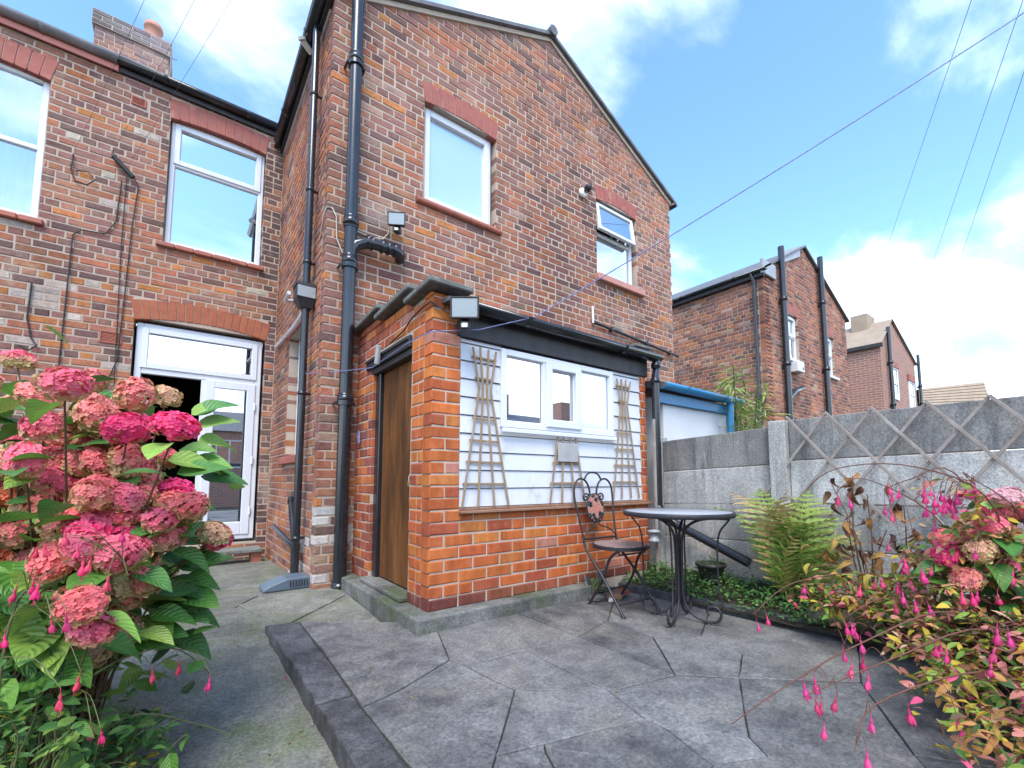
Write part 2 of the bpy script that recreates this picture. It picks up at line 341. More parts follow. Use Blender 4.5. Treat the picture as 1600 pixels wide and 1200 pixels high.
def slab(name, mat, parent, T, s0, s1, z0, z1, y0, y1, holes=()):
    S = sorted({s0, s1, *[x for h in holes for x in h[:2] if s0 < x < s1]}); Z = sorted({z0, z1, *[x for h in holes for x in h[2:4] if z0 < x < z1]})
    fill = lambda i, j: 0 <= i < len(S)-1 and 0 <= j < len(Z)-1 and not any(h[0] < (S[i]+S[i+1])/2 < h[1] and h[2] < (Z[j]+Z[j+1])/2 < h[3] for h in holes)
    m = MB(T)
    for i in range(len(S)-1):
        for j in range(len(Z)-1):
            if not fill(i, j): continue
            a, b, c, d = S[i], S[i+1], Z[j], Z[j+1]
            m.add([(a, y0, c), (b, y0, c), (b, y0, d), (a, y0, d)], [(0, 1, 2, 3)]); m.add([(a, y1, c), (b, y1, c), (b, y1, d), (a, y1, d)], [(3, 2, 1, 0)])
            for (di, dj, p, q) in ((-1, 0, (a, c), (a, d)), (1, 0, (b, c), (b, d)), (0, -1, (a, c), (b, c)), (0, 1, (a, d), (b, d))):
                if not fill(i+di, j+dj): m.add([(p[0], y0, p[1]), (q[0], y0, q[1]), (q[0], y1, q[1]), (p[0], y1, p[1])], [(0, 1, 2, 3)])
    return m.build(name, mat, parent)

# ------------------------------------------------------------------ bricks
def courses(T, s0, s1, z0, z1, pitch, ch, colf, holes=(), top=None, joint=.0125, header=5, deep0=False, deep1=False, split=.10, seed=0):
    r = random.Random(seed); out = []; k = 0; z = z0
    while z < z1-.02:
        za, zb = z+joint/2, min(z+ch-joint/2, z1); mid = (za+zb)/2
        a, b = (s0, s1) if top is None else top(mid, s0, s1)
        hd = header and k % header == header-1
        x = s0-(pitch*.25 if hd else (k % 2)*pitch*.5); segs = []
        while x < s1:
            w = pitch/2 if hd else pitch
            if not hd and r.random() < split: segs += [(x, x+w/2), (x+w/2, x+w)]
            else: segs.append((x, x+w))
            x += w
        for (p, q) in segs:
            p = max(p, a); q = min(q, b); parts = [(p, q, False)]
            for h in holes:
                if not (h[2] < mid < h[3]): continue
                nx = []
                for (u, v, dp) in parts:
                    if v <= h[0] or u >= h[1]: nx.append((u, v, dp or abs(u-h[1]) < .001 or abs(v-h[0]) < .001)); continue
                    if u < h[0]: nx.append((u, h[0]+joint/2, True))
                    if v > h[1]: nx.append((h[1]-joint/2, v, True))
                parts = nx
            for (u, v, dp) in parts:
                if v-u < .035: continue
                e0 = 0 if (deep0 and u <= s0+.001) else joint/2; e1 = 0 if (deep1 and v >= s1-.001) else joint/2
                if u == a and a > s0+.001: e0 = joint/2
                deep = dp or (deep0 and u <= s0+.001) or (deep1 and v >= s1-.001)
                out.append((T, u+e0+r.uniform(-.002, .002)*(e0 > 0), v-e1+r.uniform(-.002, .002)*(e1 > 0), za+r.uniform(-.002, .001), zb+r.uniform(-.001, .002), colf(T, (u+v)/2, mid, r, v-u), .105 if deep else .03))
        z += ch; k += 1
    return out
BC = {}
def brick_verts(w, h, dep, r, c=.0065, j=.0032):
    x, z = w/2, h/2; J = lambda: r.uniform(-j, j)
    f = [(sx*(x-c)+J(), J()*.7, sz*(z-c)+J()) for sx, sz in ((-1, -1), (1, -1), (1, 1), (-1, 1))]
    m = [(sx*x+J()*.3, c*.8, sz*z+J()*.3) for sx, sz in ((-1, -1), (1, -1), (1, 1), (-1, 1))]
    b = [(q[0], dep, q[2]) for q in m]
    return f+m+b
BF = [(0, 1, 2, 3)]+[(i, i+4, (i+1) % 4+4, (i+1) % 4) for i in range(4)]+[(i+4, i+8, (i+1) % 4+8, (i+1) % 4+4) for i in range(4)]
def emit(parent, bricks, kindmat, nobj=300, seed=3, part='brick', stuff='brick_courses'):
    r = random.Random(seed); om, am = kindmat+'_obj', kindmat+'_attr'
    def key(b):
        c = b[0] @ Vector(((b[1]+b[2])/2, 0, (b[3]+b[4])/2)); e = c-CAM; n = b[0].to_3x3() @ Vector((0, -1, 0)); d = e.length
        # what the picture shows most of: near, facing and inside the view
        u = e.dot(Vector((cos(radians(36.85)), -sin(radians(36.85)), 0))); f = e.dot(Vector((sin(radians(36.85)), cos(radians(36.85)), 0)))
        if f < .3 or abs(u/f) > 1.12 or e.z/f > 1.05: return 0
        return (b[2]-b[1])*abs(n.dot(e))/d**3
    bricks = sorted(bricks, key=key, reverse=True)
    for b in bricks[:nobj]:
        w, h, dp = round(b[2]-b[1], 2), round(b[4]-b[3], 3), b[6]; kk = (om, w, round(h, 2), dp, r.randrange(4))
        if kk not in BC:
            me = bpy.data.meshes.new(part); me.from_pydata(brick_verts(b[2]-b[1], h, dp, r), [], BF+[(11, 10, 9, 8)]); me.materials.append(MATS[om]); BC[kk] = me
        T = b[0]; loc = T @ Vector(((b[1]+b[2])/2, r.uniform(-.0015, .0015), (b[3]+b[4])/2)); d = T.to_3x3() @ Vector((1, 0, 0))
        place(part, BC[kk], parent, loc, (r.uniform(-.006, .006), 0, atan2(d.y, d.x)), None, b[5])
    rest = bricks[nobj:]
    if not rest: return
    V = []; F = []; C = []
    for b in rest:
        o = len(V); cx, cz = (b[1]+b[2])/2, (b[3]+b[4])/2; jy = r.uniform(-.0015, .0015)
        V += [tuple(b[0] @ Vector((x+cx, y+jy, z+cz))) for x, y, z in brick_verts(b[2]-b[1], b[4]-b[3], b[6], r)]
        F += [tuple(i+o for i in f) for f in BF]; C += [(*b[5], 1)]*12
    colmesh(stuff, V, F, C, am, parent)
def colmesh(name, V, F, C, mat, parent=None, lf=None, kind='stuff', smooth=False):
    V = np.array(V, dtype=float); c = (V.min(0)+V.max(0))/2
    me = bpy.data.meshes.new(name); me.from_pydata((V-c).tolist(), [], F); me.materials.append(MATS[mat])
    at = me.attributes.new('Col', 'FLOAT_COLOR', 'POINT'); at.data.foreach_set('color', np.array(C, dtype=np.float32).ravel())
    if lf is not None:
        a2 = me.attributes.new('lf', 'FLOAT_VECTOR', 'POINT'); a2.data.foreach_set('vector', np.array(lf, dtype=np.float32).ravel())
    if smooth: me.polygons.foreach_set('use_smooth', [True]*len(me.polygons))
    me.update(); return tag(place(name, me, parent, Vector(c)), kind=kind)
def jit(c, r, a=.12):
    k = 1+r.uniform(-a, a); return tuple(max(.005, x*k*(1+r.uniform(-.05, .05))) for x in c)
def pick(r, pal):
    t = r.random()*sum(w for w, _ in pal)
    for w, c in pal:
        t -= w
        if t <= 0: return jit(c, r)
    return jit(pal[-1][1], r)
from mathutils import noise as mnoise
PURPLE, BROWN, RED, ORANGE, DARK, PALE, GREY = (.27, .138, .112), (.345, .166, .108), (.385, .152, .088), (.45, .185, .070), (.165, .098, .086), (.38, .25, .19), (.27, .165, .13)
def wingcol(T, s, z, r, w):
    n = mnoise.noise(Vector((s*.9, z*.9, 3)))+.35*mnoise.noise(Vector((s*3, z*3, 9)))
    up = min(1, max(0, (z-2.6)/2.6)); o = max(0, n)*3.2+(1-up)*.8
    if z < .75 and s < .4: return pick(r, [(2, (.50, .49, .48)), (2, GREY), (1.5, BROWN), (1, DARK), (1, PALE)])
    return pick(r, [(2.3+2*up, PURPLE), (3.4, BROWN), (1.8+o, RED), (.25+o*.75, ORANGE), (.4+up*.7+max(0, -n)*4, DARK), (.15, PALE), (.4, GREY)])
def sidecol(T, s, z, r, w):
    lo = max(0, 1-z/2.6)
    if z < .9 and s > 1.5: return pick(r, [(3, GREY), (2, DARK), (2, PALE), (1.5, BROWN), (1, RED), (1.2, (.46, .44, .42))])
    return pick(r, [(2+lo*2, RED), (3, BROWN), (2, PURPLE), (.25+lo*.5, ORANGE), (.7, DARK), (.5, PALE)])
def maincol(T, s, z, r, w):
    n = mnoise.noise(Vector((s*1.1+7, z*1.1, 1)))
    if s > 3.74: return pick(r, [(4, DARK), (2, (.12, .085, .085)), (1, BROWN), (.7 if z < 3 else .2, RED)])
    up = min(1, max(0, (z-3.2)/1.6)); eff = max(0, 1-abs(s-1.55)/.6)*max(0, 1-abs(z-3.1)/.7)
    return pick(r, [(3+2*up, PURPLE), (3, BROWN), (.9+1.2*(1-up), RED), (.3+.5*(1-up)+max(0, n), ORANGE), (1.2+up, DARK), (.3+5*eff, (.46, .40, .35)), (.6, GREY)])
def outcol(T, s, z, r, w):
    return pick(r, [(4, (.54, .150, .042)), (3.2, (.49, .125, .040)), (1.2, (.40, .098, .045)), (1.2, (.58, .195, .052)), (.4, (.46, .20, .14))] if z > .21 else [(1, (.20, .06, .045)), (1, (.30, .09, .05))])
def outsidecol(T, s, z, r, w):
    if s < .45: return pick(r, [(3, (.40, .11, .055)), (2.5, (.30, .09, .06)), (2, (.50, .16, .055)), (1, (.22, .075, .06))])
    return outcol(T, s, z, r, w)
def farcol(T, s, z, r, w):
    return pick(r, [(2, (.36, .16, .11)), (3, (.28, .125, .09)), (2, (.42, .18, .10)), (1, (.16, .085, .075)), (.5, PALE)])
def farside(T, s, z, r, w):
    if s > 2.25 and z < 4.7: return pick(r, [(3, DARK), (1, PURPLE), (1, BROWN)])
    return pick(r, [(3, (.30, .135, .095)), (2.4, (.20, .10, .085)), (2, (.40, .17, .09)), (1, DARK), (.6, PALE)])

# ------------------------------------------------------------------ building parts
def bars(m, s0, s1, z0, z1, w, y0, y1, c=.006, wb=None):
    wb = wb or w
    m.box(s0, s0+w, y0, y1, z0, z1, c); m.box(s1-w, s1, y0, y1, z0, z1, c); m.box(s0+w, s1-w, y0, y1, z1-w, z1, c); m.box(s0+w, s1-w, y0, y1, z0, z0+wb, c)
def arch(parent, T, s0, s1, zb, h, rise, n, mat, splay=.05, y=-.004, name='arch_brick'):
    """segmental arch of n wedge bricks"""
    for i in range(n):
        m = MB(T); P = []
        for (t, top) in ((i/n, 0), ((i+1)/n, 0), ((i+1)/n, 1), (i/n, 1)):
            g = .003 if t == i/n else -.003
            x = s0+(s1-s0)*t+g+(t-.5)*2*splay*top; P.append((x, zb+rise*(1-(2*t-1)**2)*(1 if not top else .9)+(h if top else 0)))
        c = .005; cx = sum(p[0] for p in P)/4; cz = sum(p[1] for p in P)/4
        yo = y+random.uniform(-.002, .002)
        fr = [(p[0]+(cx-p[0])*.08, yo, p[1]+(cz-p[1])*.03) for p in P]; mi = [(p[0], yo+c, p[1]) for p in P]; bk = [(p[0], .10, p[1]) for p in P]
        m.add(fr+mi+bk, BF+[(11, 10, 9, 8)]); m.build(name, mat, parent)
def window(parent, T, s0, s1, z0, z1, y, lights, glass='glass', fw=.055, name='window', fd=.06, bottom=None):
    """uPVC window: outer frame > sashes and panes. lights: (s0,s1,z0,z1,sash?)"""
    m = MB(T); bars(m, s0, s1, z0, z1, fw, y, y+fd)
    cuts = sorted({l[0] for l in lights}-{min(l[0] for l in lights)}); zc = sorted({l[2] for l in lights}-{min(l[2] for l in lights)})
    for c in cuts: m.box(c-fw*.45, c+fw*.45, y+.002, y+fd-.002, z0+fw, z1-fw, .006)
    for c in zc: m.box(s0+fw, s1-fw, y+.001, y+fd-.003, c-fw*.45, c+fw*.45, .006)
    w = m.build(name, 'upvc', parent)
    for l in lights:
        a, b, c, d = l[:4]; g = l[5] if len(l) > 5 else glass
        e = [fw if abs(v-o) < .001 else fw*.45 for v, o in ((a, s0), (b, s1), (c, z0), (d, z1))]
        a, b, c, d = a+e[0], b-e[1], c+e[2], d-e[3]
        if l[4]:
            sm = MB(T); k = .02; bars(sm, a-k, b+k, c-k, d+k, .062, y-.016, y+.03); sm.build('sash', 'upvc', w); a, b, c, d = a+.042, b-.042, c+.042, d-.042
        pm = MB(T); pm.box(a-.004, b+.004, y+.028, y+.034, c-.004, d+.004); pm.build('pane', g, w)
        bm = MB(T); bars(bm, a-.005, b+.005, c-.005, d+.005, .012, y+.016, y+.027, .004); bm.build('glazing_bead', 'upvc', w)
    return w
def gutter(name, mat, parent, p0, p1, r=.055, seg=8, n=9):
    """half-round gutter, open on top, with thickness"""
    p0, p1 = Vector(p0), Vector(p1); d = (p1-p0).normalized(); s = Vector((0, 0, 1)).cross(d).normalized(); m = MB(); vs = []
    for P in (p0, p1):
        for rr in (r, r-.006):
            vs += [P+s*(cos(pi+pi*k/n)*rr)+Vector((0, 0, sin(pi+pi*k/n)*rr)) for k in range(n+1)]
    q = n+1; fs = []
    for k in range(n):
        fs += [(k, k+1, k+1+2*q, k+2*q), (k+q, k+q+2*q, k+1+q+2*q, k+1+q)]
        fs += [(k, k+q, k+1+q, k+1), (k+2*q, k+1+2*q, k+1+3*q, k+3*q)]
    fs += [(0, 2*q, 3*q, q), (n, n+q, n+3*q, n+2*q)]
    m.add(vs, fs, True); L = (p1-p0).length; k = max(2, int(L/1.0))
    for i in range(k):
        c = p0+d*(L*(i+.5)/k)
        for rr in (r+.006,):
            a = [c+d*.02*e+s*(cos(pi+pi*j/n)*rr)+Vector((0, 0, sin(pi+pi*j/n)*rr)) for e in (-1, 1) for j in range(n+1)]
            m.add(a, [(j, j+1, j+1+q, j+q) for j in range(n)], True)
    return m.build(name, mat, parent)
# ================================================================== GROUND
m = MB(); m.add([(-400, -400, -.30), (600, -400, -.30), (600, 600, -.30), (-400, 600, -.30)], [(0, 1, 2, 3)]); m.build('ground', 'turf', None, 'structure')
PZ = [(-6, -.15), (1.4, -.12), (2.4, -.06), (3.2, -.008), (4.0, .022), (5.2, .0), (6.8, -.06)]
def path_z(y):
    for (a, za), (b, zb) in zip(PZ, PZ[1:]):
        if y <= b: return za+(zb-za)*max(0, (y-a)/(b-a))
    return PZ[-1][1]
def patio_z(x, y): return .04*min(1, max(0, (y-1.95)/.6))*(1 if x < 2.2 else max(0, 1-(x-2.2)/.6))
m = MB(); xs = np.linspace(-1.9, 1.3, 40); ys = np.linspace(-5, 6.7, 130)
m.add([(x, y, path_z(y)+.006*mnoise.noise(Vector((x*2.2, y*2.2, 0)))+.003*mnoise.noise(Vector((x*9, y*9, 4)))) for y in ys for x in xs],
      [(j*40+i, j*40+i+1, (j+1)*40+i+1, (j+1)*40+i) for j in range(129) for i in range(39)], True)
path = m.build('path', 'path_concrete', None, 'structure')
def stone(poly, zf, thick, mat, parent, name='paving_stone', gap=.0022, wob=.003, seed=0, tilt=.0015, ch=.003):
    """irregular flat stone: worn outline, rounded arris"""
    r = random.Random(seed); P = [Vector((x, y)) for x, y in poly]; n = len(P); c = sum(P, Vector((0, 0)))/n
    area = sum(P[i].x*P[(i+1) % n].y-P[(i+1) % n].x*P[i].y for i in range(n))
    if area < 0: P = P[::-1]
    out = []
    for i in range(n):
        a, b = P[i], P[(i+1) % n]; k = max(2, int((b-a).length/.09)); d = (b-a).normalized(); nn = Vector((d.y, -d.x))
        for j in range(k):
            t = j/k; q = a.lerp(b, t); w = 0 if j == 0 else r.uniform(-wob, wob*.4)
            out.append(q-nn*(gap-w)+((c-q).normalized()*gap*.5 if j == 0 else Vector((0, 0))))
    N = len(out); tx, ty = r.uniform(-tilt, tilt), r.uniform(-tilt, tilt); dz = r.uniform(-.002, .002)
    z = lambda q: zf(q.x, q.y)+(q.x-c.x)*tx+(q.y-c.y)*ty+dz
    ins = [q+(c-q).normalized()*ch*1.5 for q in out]; ins2 = [c.lerp(q, .55) for q in out]
    vs = [(q.x, q.y, z(q)-thick) for q in out]+[(q.x, q.y, z(q)-ch) for q in out]+[(q.x, q.y, z(q)) for q in ins]+[(q.x, q.y, z(q)+r.uniform(-.0015, .0015)) for q in ins2]+[(c.x, c.y, z(c))]
    fs = [(a*N+i, a*N+(i+1) % N, (a+1)*N+(i+1) % N, (a+1)*N+i) for a in range(3) for i in range(N)]+[(3*N+i, 3*N+(i+1) % N, 4*N) for i in range(N)]
    m = MB(); m.add(vs, fs); return m.build(name, mat, parent)
m = MB(); xs = np.linspace(.56, 3.2, 14); ys = np.linspace(-2.5, 2.75, 27)
m.add([(x, y, patio_z(x, y)-.011) for y in ys for x in xs], [(j*14+i, j*14+i+1, (j+1)*14+i+1, (j+1)*14+i) for j in range(26) for i in range(13)])
patio = m.build('patio', 'joint_fill', None, 'structure')
ST = [[(0.666, 3.173), (1.352, 2.632), (1.182, 2.123), (0.871, 1.99), (0.666, 1.932)], [(0.666, 1.932), (0.871, 1.99), (1.182, 2.123), (1.223, 2.023), (1.27, 1.675), (1.208, 1.611), (0.926, 1.328), (0.749, 1.154), (0.666, 1.10), (0.666, 1.443)], [(1.352, 2.632), (1.89, 2.675), (1.992, 1.98), (1.596, 1.999), (1.223, 2.023), (1.182, 2.123)], [(1.223, 2.023), (1.596, 1.999), (1.604, 1.41), (1.27, 1.675)], [(1.27, 1.675), (1.604, 1.41), (1.537, 1.17), (1.103, 1.28), (0.926, 1.328), (1.208, 1.611)], [(1.89, 2.675), (2.778, 2.80), (3.099, 2.608), (2.368, 2.081), (1.992, 1.98)], [(1.596, 1.999), (1.992, 1.98), (1.989, 1.327), (1.604, 1.41)], [(1.992, 1.98), (2.368, 2.081), (2.348, 1.713), (1.989, 1.327)], [(1.604, 1.41), (1.989, 1.327), (2.196, 1.12), (1.742, 0.861), (1.673, 0.764), (1.477, 0.851), (1.544, 1.079), (1.537, 1.17)], [(2.368, 2.081), (3.099, 2.608), (3.16, 1.801), (2.601, 1.551), (2.51, 1.256), (2.196, 1.12), (1.989, 1.327), (2.348, 1.713)], [(3.16, 1.801), (3.273, 0.952), (2.612, 0.757), (2.196, 1.12), (2.51, 1.256), (2.601, 1.551)], [(2.196, 1.12), (2.612, 0.757), (2.083, 0.462), (1.673, 0.764), (1.742, 0.861)], [(1.537, 1.17), (1.544, 1.079), (1.477, 0.851), (1.179, 0.831), (0.971, 0.987), (1.076, 1.238), (1.103, 1.28)], [(0.926, 1.328), (1.103, 1.28), (1.076, 1.238), (0.971, 0.987), (0.749, 1.154)], [(1.477, 0.851), (1.673, 0.764), (2.083, 0.462), (1.861, 0.32), (1.179, 0.831)], [(2.612, 0.757), (3.273, 0.952), (3.28, 0.617), (2.211, 0.28), (2.083, 0.462)], [(2.083, 0.462), (2.211, 0.28), (2.009, 0.05), (1.861, 0.32)], [(.666, 1.09), (.749, 1.154), (.971, .987), (1.179, .831), (1.861, .32), (1.7, -.1), (.666, -.1)]]
for i, p in enumerate(ST): stone(p, patio_z, .05, 'flagstone' if i % 4 != 2 else 'flagstone_pale', patio, seed=i)
for x in range(4):
    for y in range(5): stone([(.66+x*.64, -.15-y*.6), (1.30+x*.64, -.15-y*.6), (1.30+x*.64, -.75-y*.6), (.66+x*.64, -.75-y*.6)], patio_z, .05, 'flagstone', patio, seed=50+x*5+y)
# kerb along the step down to the path
for i, (a, b) in enumerate(((3.215, 2.06), (2.05, .92), (.91, -.3), (-.31, -1.6))):
    xo = lambda y: .48+(3.2-y)*.027 if y > 1.2 else .534
    stone([(xo(a), a), (.662, a-.03 if i == 0 else a), (.662, b), (xo(b), b)], lambda x, y: .004+patio_z(x, y), .32, 'kerb_stone', patio, 'kerb_stone', gap=.003, wob=.007, seed=80+i, ch=.009, tilt=0)
# flags between path, kerb and outhouse
stone([(.66, 3.2), (1.14, 3.66), (1.14, 2.80)], lambda x, y: path_z(y)+.018, .05, 'path_concrete', path, seed=91)
stone([(.60, 3.26), (1.13, 3.75), (1.13, 4.0), (.62, 4.06), (.40, 3.9)], lambda x, y: path_z(y)+.012, .05, 'path_concrete', path, seed=92)
stone([(-.1, 3.3), (.45, 3.3), (.38, 3.86), (.56, 4.12), (-.15, 4.5)], lambda x, y: path_z(y)+.009, .05, 'path_concrete', path, seed=93)
m = MB(); xs = np.linspace(3.12, 3.70, 12); ys = np.linspace(-2.6, 2.9, 60)
m.add([(x, y, .035+.10*max(0, (x-3.14)/.55)+.03*mnoise.noise(Vector((x*6, y*6, 2)))) for y in ys for x in xs], [(j*12+i, j*12+i+1, (j+1)*12+i+1, (j+1)*12+i) for j in range(59) for i in range(11)], True)
bed = m.build('flower_bed_soil', 'soil', None, 'structure')
KB = [(3.07, 2.68), (3.155, 1.80), (3.262, .952), (3.29, .2), (3.29, -1.2)]
for i in range(4):
    a, b = KB[i], KB[i+1]
    stone([a, (a[0]+.055, a[1]), (b[0]+.055, b[1]), b], lambda x, y: .062, .12, 'kerb_stone', bed, 'edging_board', gap=.002, wob=.003, seed=100+i, ch=.006)
m = MB(); m.add([(-1.9, -5, -.02), (-.62, -5, -.02), (-.45, 1.0, -.02), (-.30, 2.0, -.02), (-.35, 4.2, .02), (-1.9, 4.2, .02)], [(0, 1, 2, 3, 4, 5)]); m.build('border_soil', 'soil', None, 'structure')

# ================================================================== MAIN HOUSE (back wall of the terrace)
house = thing('terraced_house', 'back wall of the brick terrace with white door and two upper windows, behind the hydrangea', 'house', (-1, 6.62, -.1))
TM = frame((-3, 6.62), (1, 0))
MH = [(2.70, 3.745, 3.80, 5.44), (.65, 1.665, 3.70, 5.34), (2.50, 3.845, .16, 2.83)]
arch(house, TM, 2.70, 3.745, 5.40, .25, .035, 11, 'arch_red', .03); arch(house, TM, .65, 1.665, 5.29, .25, .035, 11, 'arch_red', .05); arch(house, TM, 2.50, 3.845, 2.80, .23, .075, 17, 'arch_orange', .05)
BH = [(2.70, 3.745, 3.79, 5.40), (2.69, 3.755, 5.40, 5.67), (2.64, 3.80, 3.72, 3.79), (.65, 1.665, 3.69, 5.29), (.63, 1.685, 5.29, 5.55), (.58, 1.73, 3.62, 3.69), (2.50, 3.845, .16, 2.85), (2.48, 3.865, 2.85, 3.07), (2.21, 2.41, 2.47, 2.62), (2.32, 2.47, 5.38, 5.50)]
slab('wall', 'mortar', house, TM, -1.5, 3.965, -.3, 5.80, .004, .30, MH)
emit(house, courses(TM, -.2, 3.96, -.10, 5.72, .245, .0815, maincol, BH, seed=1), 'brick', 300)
WX = lambda x: x+3
w = window(house, TM, WX(-.285), WX(.735), 3.81, 5.43, .07, [(WX(-.285), WX(.735), 3.81, 4.86, False), (WX(-.285), WX(.735), 4.86, 5.43, True)])
m = MB(TM)
for i in range(6): m.box(WX(-.36)+i*.19, WX(-.36)+(i+1)*.19-.004, -.05, .09, 3.735, 3.795, .012)
m.build('sill', 'terracotta', w)
w = window(house, TM, WX(-2.33), WX(-1.345), 3.71, 5.33, .06, [(WX(-2.33), WX(-1.345), 3.71, 4.52, False, 'glass_clear'), (WX(-2.33), WX(-1.345), 4.52, 5.33, False, 'glass_clear')])
m = MB(TM)
for i in range(6): m.box(WX(-2.42)+i*.19, WX(-2.42)+(i+1)*.19-.004, -.05, .08, 3.635, 3.70, .012)
m.build('sill', 'terracotta', w)
m = MB(TM); N = 60
m.add([(WX(-2.33+.985*i/N), .20+.018*sin(i*1.1)+.01*sin(i*2.7), z) for z in (3.72, 5.33) for i in range(N+1)], [(i, i+1, i+N+2, i+N+1) for i in range(N)], True); m.build('net_curtain', 'curtain', w)
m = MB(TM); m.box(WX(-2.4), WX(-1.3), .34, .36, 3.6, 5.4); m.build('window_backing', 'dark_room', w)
# door set
d0, d1 = WX(-.475), WX(.815); m = MB(TM); bars(m, d0, d1, .20, 2.79, .065, .06, .13)
m.box(d0+.065, d1-.065, .062, .128, 2.19, 2.27, .006); m.box(WX(.17), WX(.235), .064, .126, .265, 2.19, .006); dr = m.build('door', 'upvc', house)
m = MB(TM); bars(m, d0+.05, d1-.05, 2.255, 2.74, .065, .045, .08); m.build('transom_sash', 'upvc', dr)
m = MB(TM); m.box(d0+.11, d1-.11, .085, .09, 2.31, 2.68); m.build('pane', 'glass', dr)
m = MB(TM); bars(m, WX(.222), d1-.055, .255, 2.20, .095, .045, .09, .006, .16); m.build('door_leaf', 'upvc', dr)
m = MB(TM); m.box(WX(.222)+.09, d1-.145, .07, .075, .41, 2.11); m.build('pane', 'glass', dr)
for z in (.5, 1.15, 1.85):
    m = MB(TM); m.box(d1-.068, d1-.048, .03, .06, z, z+.10, .004); m.build('hinge', 'upvc', dr)
m = MB(TM); m.box(WX(.27), WX(.30), .01, .03, 1.15, 1.40, .006); m.box(WX(.275), WX(.295), .028, .05, 1.18, 1.22); m.build('handle', 'upvc', dr)
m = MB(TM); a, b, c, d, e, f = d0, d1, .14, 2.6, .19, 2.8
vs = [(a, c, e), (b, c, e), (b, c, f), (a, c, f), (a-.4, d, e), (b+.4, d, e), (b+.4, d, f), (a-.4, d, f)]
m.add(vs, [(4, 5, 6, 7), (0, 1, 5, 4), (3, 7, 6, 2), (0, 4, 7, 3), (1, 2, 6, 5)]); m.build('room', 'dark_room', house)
# vents
def airbrick(parent, T, s0, s1, z0, z1, mat):
    m = MB(T); bars(m, s0, s1, z0, z1, .018, -.012, .03, .003); v = m.build('air_vent', mat, parent)
    n = 7
    for i in range(n):
        z = z0+.018+(z1-z0-.036)*(i+.5)/n; m = MB(T @ Matrix.Translation((0, 0, z)) @ Matrix.Rotation(-.6, 4, 'X')); m.box(s0+.015, s1-.015, -.008, .012, -.004, .004); m.build('slat', mat, v)
    m = MB(T); m.box(s0+.01, s1-.01, .014, .03, z0+.01, z1-.01); m.build('vent_back', 'dark_room', v)
airbrick(house, TM, 2.215, 2.405, 2.475, 2.615, 'terracotta'); airbrick(house, TM, 2.325, 2.465, 5.385, 5.495, 'arch_red')
# eaves
gutter('gutter', 'black_gloss', house, (-.80, 6.545, 5.82), (.93, 6.545, 5.82), .062)
m = MB(); m.box(-.79, .95, 6.585, 6.60, 5.70, 5.84); m.build('fascia', 'black_matt', house)
gutter('gutter', 'gutter_grey', house, (-4.5, 6.545, 5.82), (-.81, 6.545, 5.82), .062)
m = MB(); m.box(-4.5, -.80, 6.575, 6.60, 5.69, 5.83, .004); m.build('fascia', 'pink_fascia', house)
m = MB(); m.add([(-4.5, 6.5, 5.84), (6.4, 6.5, 5.84), (6.4, 9.5, 7.5), (-4.5, 9.5, 7.5), (6.4, 12.5, 5.84), (-4.5, 12.5, 5.84)], [(0, 1, 2, 3), (3, 2, 4, 5)])
m.add([(-4.5, 6.5, 5.79), (6.4, 6.5, 5.79), (6.4, 6.5, 5.84), (-4.5, 6.5, 5.84)], [(0, 1, 2, 3)]); m.build('roof', 'slate', house)
# chimney
TC = frame((-1.45, 9.25), (1, 0)); m = MB(TC); m.box(.006, .944, .006, .6, 6.9, 8.25); m.box(-.03, .98, -.03, .63, 8.25, 8.50); m.build('chimney', 'mortar', house); chim = bpy.data.objects['chimney'] if 'chimney' in bpy.data.objects else None
cb = courses(TC, 0, .95, 7.2, 8.26, .245, .0815, lambda T, s, z, r, w: pick(r, [(3, (.30, .20, .18)), (2, (.24, .17, .165)), (1, (.36, .20, .16))]), seed=5)
TC2 = frame((-1.485, 9.215), (1, 0)); cb += courses(TC2, 0, 1.02, 8.255, 8.51, .245, .0815, lambda T, s, z, r, w: pick(r, [(3, (.21, .19, .20)), (2, (.16, .15, .16))]), seed=6)
emit(chim, cb, 'brick', 60)
m = MB(); m.lathe([(.135, 0), (.12, .02), (.115, .30), (.135, .31), (.135, .36), (.12, .37), (.12, .40), (.095, .40), (.095, 0)], 20, (-.75, 9.5, 8.50)); po = m.build('chimney_pot', 'terracotta_pot', chim)
m = MB(); m.tube([(-.47, 9.2, 7.5), (-.47, 9.2, 8.25)], .012, 6); m.tube([(-.55, 9.2, 8.22), (-.39, 9.2, 8.22)], .008, 6); m.tube([(-.52, 9.2, 7.75), (-.42, 9.2, 7.75)], .012, 6); m.build('aerial_mast', 'gutter_grey', house)

# ================================================================== WING (gabled rear wing)
wing = thing('house_wing', 'tall gabled brick rear wing with two white upstairs windows, behind the orange outhouse', 'house', (3.6, 4.095, -.1))
TW = frame((.957, 4.095), (1, 0)); WS = lambda x: x-.957
TS = frame((.957, 6.62), (0, -1))
def gable_top(z, a, b):
    if z < 5.60: return a, b
    k = min(1, (z-5.60)/1.25); return a+(2.745-a)*k, b-(b-2.745)*k
w1 = (WS(1.905), WS(2.835), 3.875, 5.00); w2 = (WS(4.57), WS(5.47), 3.83, 4.96)
slab('wall', 'mortar', wing, TW, 0.014, 5.406, -.3, 5.60, .004, .30, [w1, w2])
m = MB(TW); m.add([(.006, .006, 5.60), (5.414, .006, 5.60), (2.745, .006, 6.84), (.006, .3, 5.60), (5.414, .3, 5.60), (2.745, .3, 6.84)], [(0, 1, 2), (5, 4, 3), (0, 2, 5, 3), (1, 4, 5, 2)]); m.build('gable', 'mortar', wing)
sh = [(1.02, 1.80, 1.20, 2.58)]
